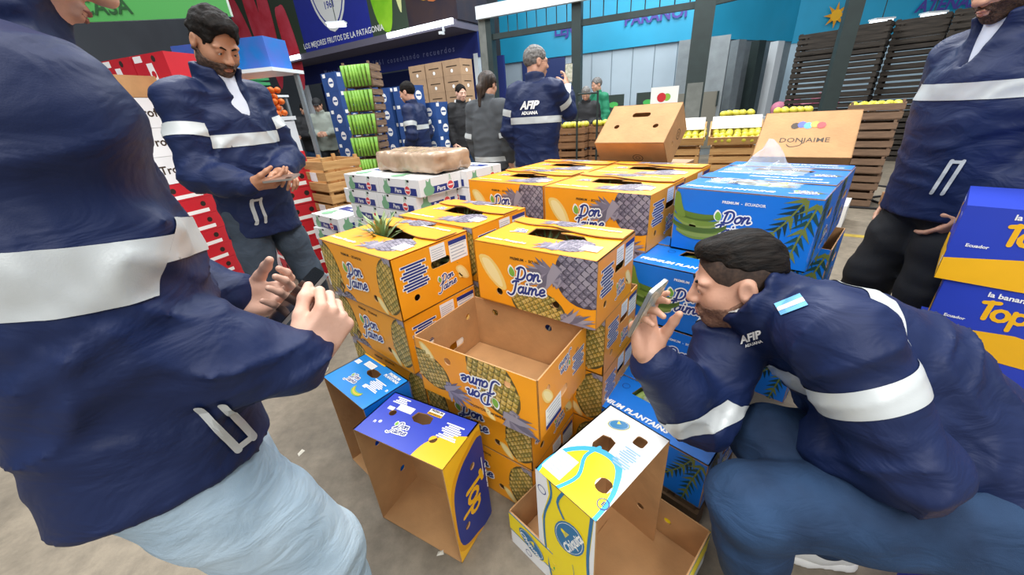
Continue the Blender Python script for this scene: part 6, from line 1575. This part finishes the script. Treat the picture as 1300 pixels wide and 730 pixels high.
def shield(A, cx, cz, s):
    A.add(xf(spline([(-1, 1), (1, 1), (1.0, .2), (.7, -.6), (0, -1.1), (-.7, -.6), (-1, .2)], 3, True), cx, cz, s * 1.14), WHITE, 0); A.add(xf(spline([(-1, 1), (1, 1), (1.0, .2), (.7, -.6), (0, -1.1), (-.7, -.6), (-1, .2)], 3, True), cx, cz, s * 1.02), SIGNB, 1); A.add(xf(spline([(-1, 1), (1, 1), (1.0, .2), (.7, -.6), (0, -1.1), (-.7, -.6), (-1, .2)], 3, True), cx, cz, s * .95), WHITE, 2)
    A.add([(cx - s * 1.5, cz + s * .25), (cx + s * 1.5, cz + s * .25), (cx + s * 1.35, cz + s * 1.0), (cx - s * 1.35, cz + s * 1.0)], WHITE, 3); A.add([(cx - s * 1.4, cz + s * .33), (cx + s * 1.4, cz + s * .33), (cx + s * 1.28, cz + s * .93), (cx - s * 1.28, cz + s * .93)], SIGNB, 4)
    art_text(A, 'Granvalle', cx, cz + s * .62, s * .55, WHITE, 5, 0, .03); art_text(A, '1961', cx, cz - s * .35, s * .34, SIGNB, 4, 0, .02); return A
art_on(bd[1], shield(Art(), -3.9, 4.15, .62), 'shield_picture'); art_on(bd[1], art_text(Art(), 'LOS MEJORES FRUTOS DE LA PATAGONIA', -3.75, 3.22, .17, WHITE, 1, 0, .02), 'slogan_lettering')
A = Art().add(xf(spline([(-.32, .9), (.3, .9), (.36, .1), (.2, -.7), (0, -.85), (-.25, -.6), (-.38, .1)], 4, True), -2.05, 4.0, 1.05), PEPG, 0).add(xf(spline([(0, .5), (.12, .2), (.05, -.5), (-.08, -.1)], 4, True), -1.55, 3.9, 1), mat('pale_flower_picture', '#dfe3a0', .5), 1); art_on(bd[2], A, 'green_pepper_picture')
A = Art().add(circle(-.75, 3.95, .42, 18, .46), MANGO, 0).add(circle(-.8, 4.0, .30, 16, .3), mat('kiwi_picture', '#c9b84a', .4), 1).add(circle(-.55, 3.8, .34, 16, .36), mat('peach_picture', '#b86a3c', .4), -0.5); art_on(bd[3], A, 'fruit_picture')
b = MB(); b.box((.02, .55, 4.1), (.05, 1.1, 2.1), SIGND); b.build('side_board', t)
b = MB(); b.box((-4.6, .5, 2.98), (9.2, 1.3, .14), mat('soffit_grey', '#6a6676', .6)); b.build('soffit', t)
for u0, u1 in ((-1.9, .03), (-9.0, -5.4)): b = MB(); b.box(((u0 + u1) / 2, -.17, 3.0), (u1 - u0, .04, .10), TUBE); b.build('light_strip', t)
o = board('lower_fascia', -7.2, .0, 2.42, 2.92, mat('lower_fascia_blue', '#242f78', .5), .7); art_on(o, art_text(Art(), 'Mono Azul    Desde 1961 cosechando recuerdos', -3.2, 2.66, .17, mat('dim_white_lettering', '#8f97c8', .5), 1, 0, .01, spacing=1.45), 'fascia_lettering', .695)
b = MB(); b.box((.1, -.28, 2.82), (.06, .12, .05), WHITEP); b.box((.1, -.2, 2.90), (.04, .04, .08), WHITEP); o = b.build('security_camera', None); o.matrix_local = SF @ Matrix.Translation((-.35, .05, 0)); tag(o, 'white security camera under the blue sign', 'camera')
b = MB(); b.box((-3.6, 1.6, 1.25), (7.4, .06, 2.5), mat('stall_interior_blue', '#1b2a6e', .6)); o = b.build('stall_back_wall'); o.matrix_local = SF; tag(o, None, None, None, 'structure')
for u in (-6.9, -.1): b = MB(); b.box((u, .75, 1.25), (.12, .12, 2.5), WHITEP); o = b.build('stall_post'); o.matrix_local = SF; tag(o, 'white post of the blue stall, %s end' % ('far' if u < -1 else 'near'), 'post')
t = thing('stall_sign', 'pale green hanging sign at the upper left behind the bearded man', 'sign', M=rotM(R_(8), (-3.6, 5.1, 0)))
b = MB(); b.box((-.5, 0, 2.9), (2.4, .06, .9), mat('pale_green_sign', '#aebfae', .4, col2='#d0d8cf', vscale=2)); o = b.build('board', t); b = MB(); b.box((-.5, -.035, 2.56), (2.4, .02, .24), mat('sign_green_strip', '#4a9a4c', .45)); o2 = b.build('green_strip', t); art_on(o2, art_text(Art(), 'Y EN TU CASA', -.9, 2.56, .2, mat('sign_dark_green', '#1d4a22', .5), 1, 0, .02), 'lettering', -.05)
b = MB(); b.box((.2, 0, 2.12), (1.3, .4, .34), mat('bright_blue_plastic', '#1c78c8', .35, col2='#6a55b8', vscale=2)); o = b.build('packed_goods'); o.matrix_local = rotM(R_(-10), (-3.55, 5.75, 0)); tag(o, 'bright blue and violet packed goods on the high shelf behind the bearded man', 'package')
b = MB(); b.box((0, 0, 1.93), (2.3, .6, .04), WHITEP); b.box((-1.1, .2, .96), (.05, .05, 1.92), GALV); b.box((1.1, .2, .96), (.05, .05, 1.92), GALV); o = b.build('high_shelf'); o.matrix_local = rotM(R_(-10), (-3.75, 5.75, 0)); tag(o, 'white high shelf under the blue packed goods', 'shelf')
# ---- open steel stall on the right with cyan fascia
P0, P1, P2, P3 = (V(-.05, 9.35), V(1.62, 8.55), V(3.62, 7.65), V(4.95, 6.1))
for i, p in enumerate((P0, P1, P2, P3)):
    if i == 0: b = MB(); b.box((-.14, 0, 1.55), (.16, .2, 3.1), CONC); b.box((.0, 0, 1.55), (.12, .2, 3.1), STEEL)
    elif i == 2: b = MB(); b.box((0, 0, 2.0), (.32, .24, 4.0), STEEL); b.box((0, -.125, .9), (.26, .02, 1.2), CONC)
    else: b = MB(); b.box((0, 0, 2.0), (.18, .18, 4.0), STEEL)
    o = b.build('stall_post', None, (p[0], p[1], 0), (0, 0, R_(-25))); tag(o, ('dark post with concrete face at the left of the steel stall', 'slim dark steel post between the stall bays', 'thick dark steel post right of the pale panels', 'slanting-looking dark post in front of the crates')[i], 'post')
b = MB(); b.bar((-.3, 9.3, 3.1), (2.4, 8.0, 3.1), .1, .22, WHITEP); tag(b.build('white_beam'), 'white beam over the steel stall', 'beam')
t = thing('steel_grille', 'dark steel beam with wire grille above the stall opening', 'grille')
for a, c in ((P0, P1), (P1, P2), (P2, P3)):
    b = MB(); b.bar((a[0], a[1], 2.68), (c[0], c[1], 2.68), .08, .10, STEEL); b.build('beam', t); b = MB(); b.bar((a[0], a[1], 3.15), (c[0], c[1], 3.15), .02, .02, STEEL); b.build('wire', t)
    for k in range(1, 9): q = a + (c - a) * k / 9; b = MB(); b.bar((q[0], q[1], 2.7), (q[0], q[1], 3.5), .016, .016, STEEL, (1, 0, 0)); b.build('wire', t)
def wall(name, a, c, z0, z1, m, th=.06, kind='structure'):
    b = MB(); b.bar((a[0], a[1], (z0 + z1) / 2), (c[0], c[1], (z0 + z1) / 2), th, z1 - z0, m); o = b.build(name); return tag(o, None, None, None, kind)
Q0, Q1, Q2, Q3 = V(.2, 12.2), V(4.75, 10.0), V(8.2, 12.0), V(14.0, 11.0)
wall('wall_panels', Q0, Q1, 0, 2.45, PANELB); wall('wall_cyan_left', Q0 - V(0, .05), Q1 - V(0, .05), 2.45, 4.8, CYANW, .10); wall('wall_cyan_middle', Q1, Q2, 2.45, 4.8, CYANW, .10); wall('wall_cyan_right', Q2, Q3, 2.4, 4.8, CYANW, .10); wall('wall_steel', Q1, Q2, 0, 2.45, GALV); wall('wall_strip_curtain', Q2, Q3, 0, 2.4, mat('strip_curtain', '#b9d3e2', .3, var=.08, vscale=.8))
b = MB(); q = Q0 + (Q1 - Q0) * .12; q2_ = Q0 + (Q1 - Q0) * .36; b.bar((q[0], q[1] - .05, 1.22), (q2_[0], q2_[1] - .05, 1.22), .06, 2.44, mat('deep_blue_door', '#26386f', .5)); o = b.build('door_1'); tag(o, None, None, None, 'structure')
for k in range(1, 6): q = Q0 + (Q1 - Q0) * (.40 + .1 * k); b = MB(); b.bar((q[0], q[1] - .04, 0), (q[0], q[1] - .04, 2.44), .02, .015, mat('panel_joint', '#7f8f9a', .6), (1, 0, 0)); tag(b.build('trim_%d' % k), None, None, None, 'structure')
A = Art(); art_text(A, 'LEJO', 1.9, 3.0, .32, mat('violet_lettering', '#4a3f9a', .5), 1, 0, .03); art_text(A, 'PARANOI', 4.0, 3.0, .32, mat('violet_lettering', '#4a3f9a', .5), 1, 0, .03); obj('fascia_lettering', A.mesh('fascia_lettering'), bpy.data.objects['wall_cyan_left'], M=rotM(atan2(-2.2, 4.55), (Q0[0] - .05, Q0[1] - .13, 0)) @ Matrix.Rotation(pi / 2, 4, 'X'))
A = Art(); art_text(A, 'ATENAS', 3.4, 2.95, .36, mat('violet_lettering', '#4a3f9a', .5), 1, 0, .03, .2)
for k in range(8): a = k * pi / 4; A.add([(.9 + .12 * cos(a - .4), 2.95 + .12 * sin(a - .4)), (.9 + .3 * cos(a), 2.95 + .3 * sin(a)), (.9 + .12 * cos(a + .4), 2.95 + .12 * sin(a + .4))], GOLD_D, 1)
A.add(circle(.9, 2.95, .13, 12), GOLD, 2); obj('fascia_lettering', A.mesh('fascia_lettering'), bpy.data.objects['wall_cyan_right'], M=rotM(atan2(-1.0, 5.8), (Q2[0], Q2[1] - .12, 0)) @ Matrix.Rotation(pi / 2, 4, 'X'))
MA = V(4.1, 9.2); t = thing('cold_store_door', 'steel cold store door with grey lower panel by the thick post', 'door', (4.55, 9.45, 0), R_(-24)); b = MB(); b.box((0, 0, 1.2), (1.0, .08, 2.4), GALV); b.build('leaf', t); b = MB(); b.box((0, -.05, .75), (.85, .02, 1.2), mat('taupe_panel', '#7d7a6e', .5)); b.build('lower_panel', t); b = MB(); b.box((.42, -.07, 1.2), (.04, .05, .3), STEEL); b.build('handle', t)
for i in range(3): q = Q1 + (Q2 - Q1) * (.3 + .22 * i); b = MB(); b.box((0, 0, 1.2), (.3, .2, 2.4), (GALV, STEEL, WHITEP)[i]); o = b.build('machine_column', None, (q[0], q[1] - .3, 0), (0, 0, R_(30))); tag(o, ('galvanised', 'dark steel', 'white painted')[i] + ' machine column by the steel wall', 'column')
PK = fruit_mesh('pink_bag', .16, mat('pink_net_bag', '#e88fa8', .5)); 
for i in range(5): o = obj('net_bag', PK, None, (6.4 + .26 * i, 9.3 - .05 * i, .75 + .12 * (i % 2)), (0, 0, i)); tag(o, 'pink net bag on the table before the strip curtain', 'bag', 'pink net bags')
b = MB(); b.box((0, 0, .37), (1.6, .5, .74), WHITEP); tag(b.build('table', None, (6.92, 9.2, 0), (0, 0, R_(-10))), 'white table under the pink net bags', 'table')
# hall walls
HW = mat('hall_wall', '#5a6066', .8, var=.15, vscale=.6)
for n, a, c in (('wall_back', (-16, 17.5), (16, 17.5)), ('wall_left', (-9.5, -5), (-9.5, 17.5)), ('wall_right', (15.5, -5), (15.5, 17.5))): wall(n, a, c, 0, 6.2, HW, .1)
for i, (x, y, z) in enumerate(((2.35, 9.2, 3.5), (7.6, 8.6, 2.35), (8.3, 8.3, 2.35), (-3.2, 9.4, 3.1))):
    b = MB(); b.box((0, 0, 0), (.34, .14, .05), TUBE); b.box((0, 0, .04), (.38, .18, .03), WHITEP); b.tube([(0, 0, .05), (0, 0, 2.5)], .008, 6, STEEL); tag(b.build('hanging_lamp', None, (x, y, z)), ('hanging lamp before the cyan fascia', 'left hanging lamp above the dark crates', 'right hanging lamp above the dark crates', 'hanging lamp in front of the blue sign')[i], 'lamp')

b = MB(); b.box((0, 0, .0008), (.09, 2.2, .0016), mat('worn_yellow_paint', '#b39a3c', .7, var=.3, vscale=9)); tag(b.build('floor_marking', None, (3.45, 3.15, 0), (0, 0, R_(52))), 'worn yellow line painted on the concrete floor', 'floor marking')
SCR = mat('paper_scrap', '#c9c4b6', .8)
for i, (x, y, s_) in enumerate(((-.30, .74, .012), (-.98, 1.20, .016), (-.82, .86, .010), (.62, .98, .014), (1.02, .98, .018), (-1.25, 1.35, .014), (.95, 1.12, .012))):
    b = MB(); b.add([(-s_, -s_ * .6, 0), (s_, -s_ * .4, .001), (s_ * .8, s_ * .7, .004), (-s_ * .7, s_ * .5, .001), (0, 0, .006)], [(0, 1, 4), (1, 2, 4), (2, 3, 4), (3, 0, 4), (3, 2, 1, 0)], SCR); tag(b.build('paper_scrap', None, (x, y, .001), (0, 0, i)), 'tiny pale paper scrap lying on the concrete floor', 'scrap', 'paper scraps on the floor')
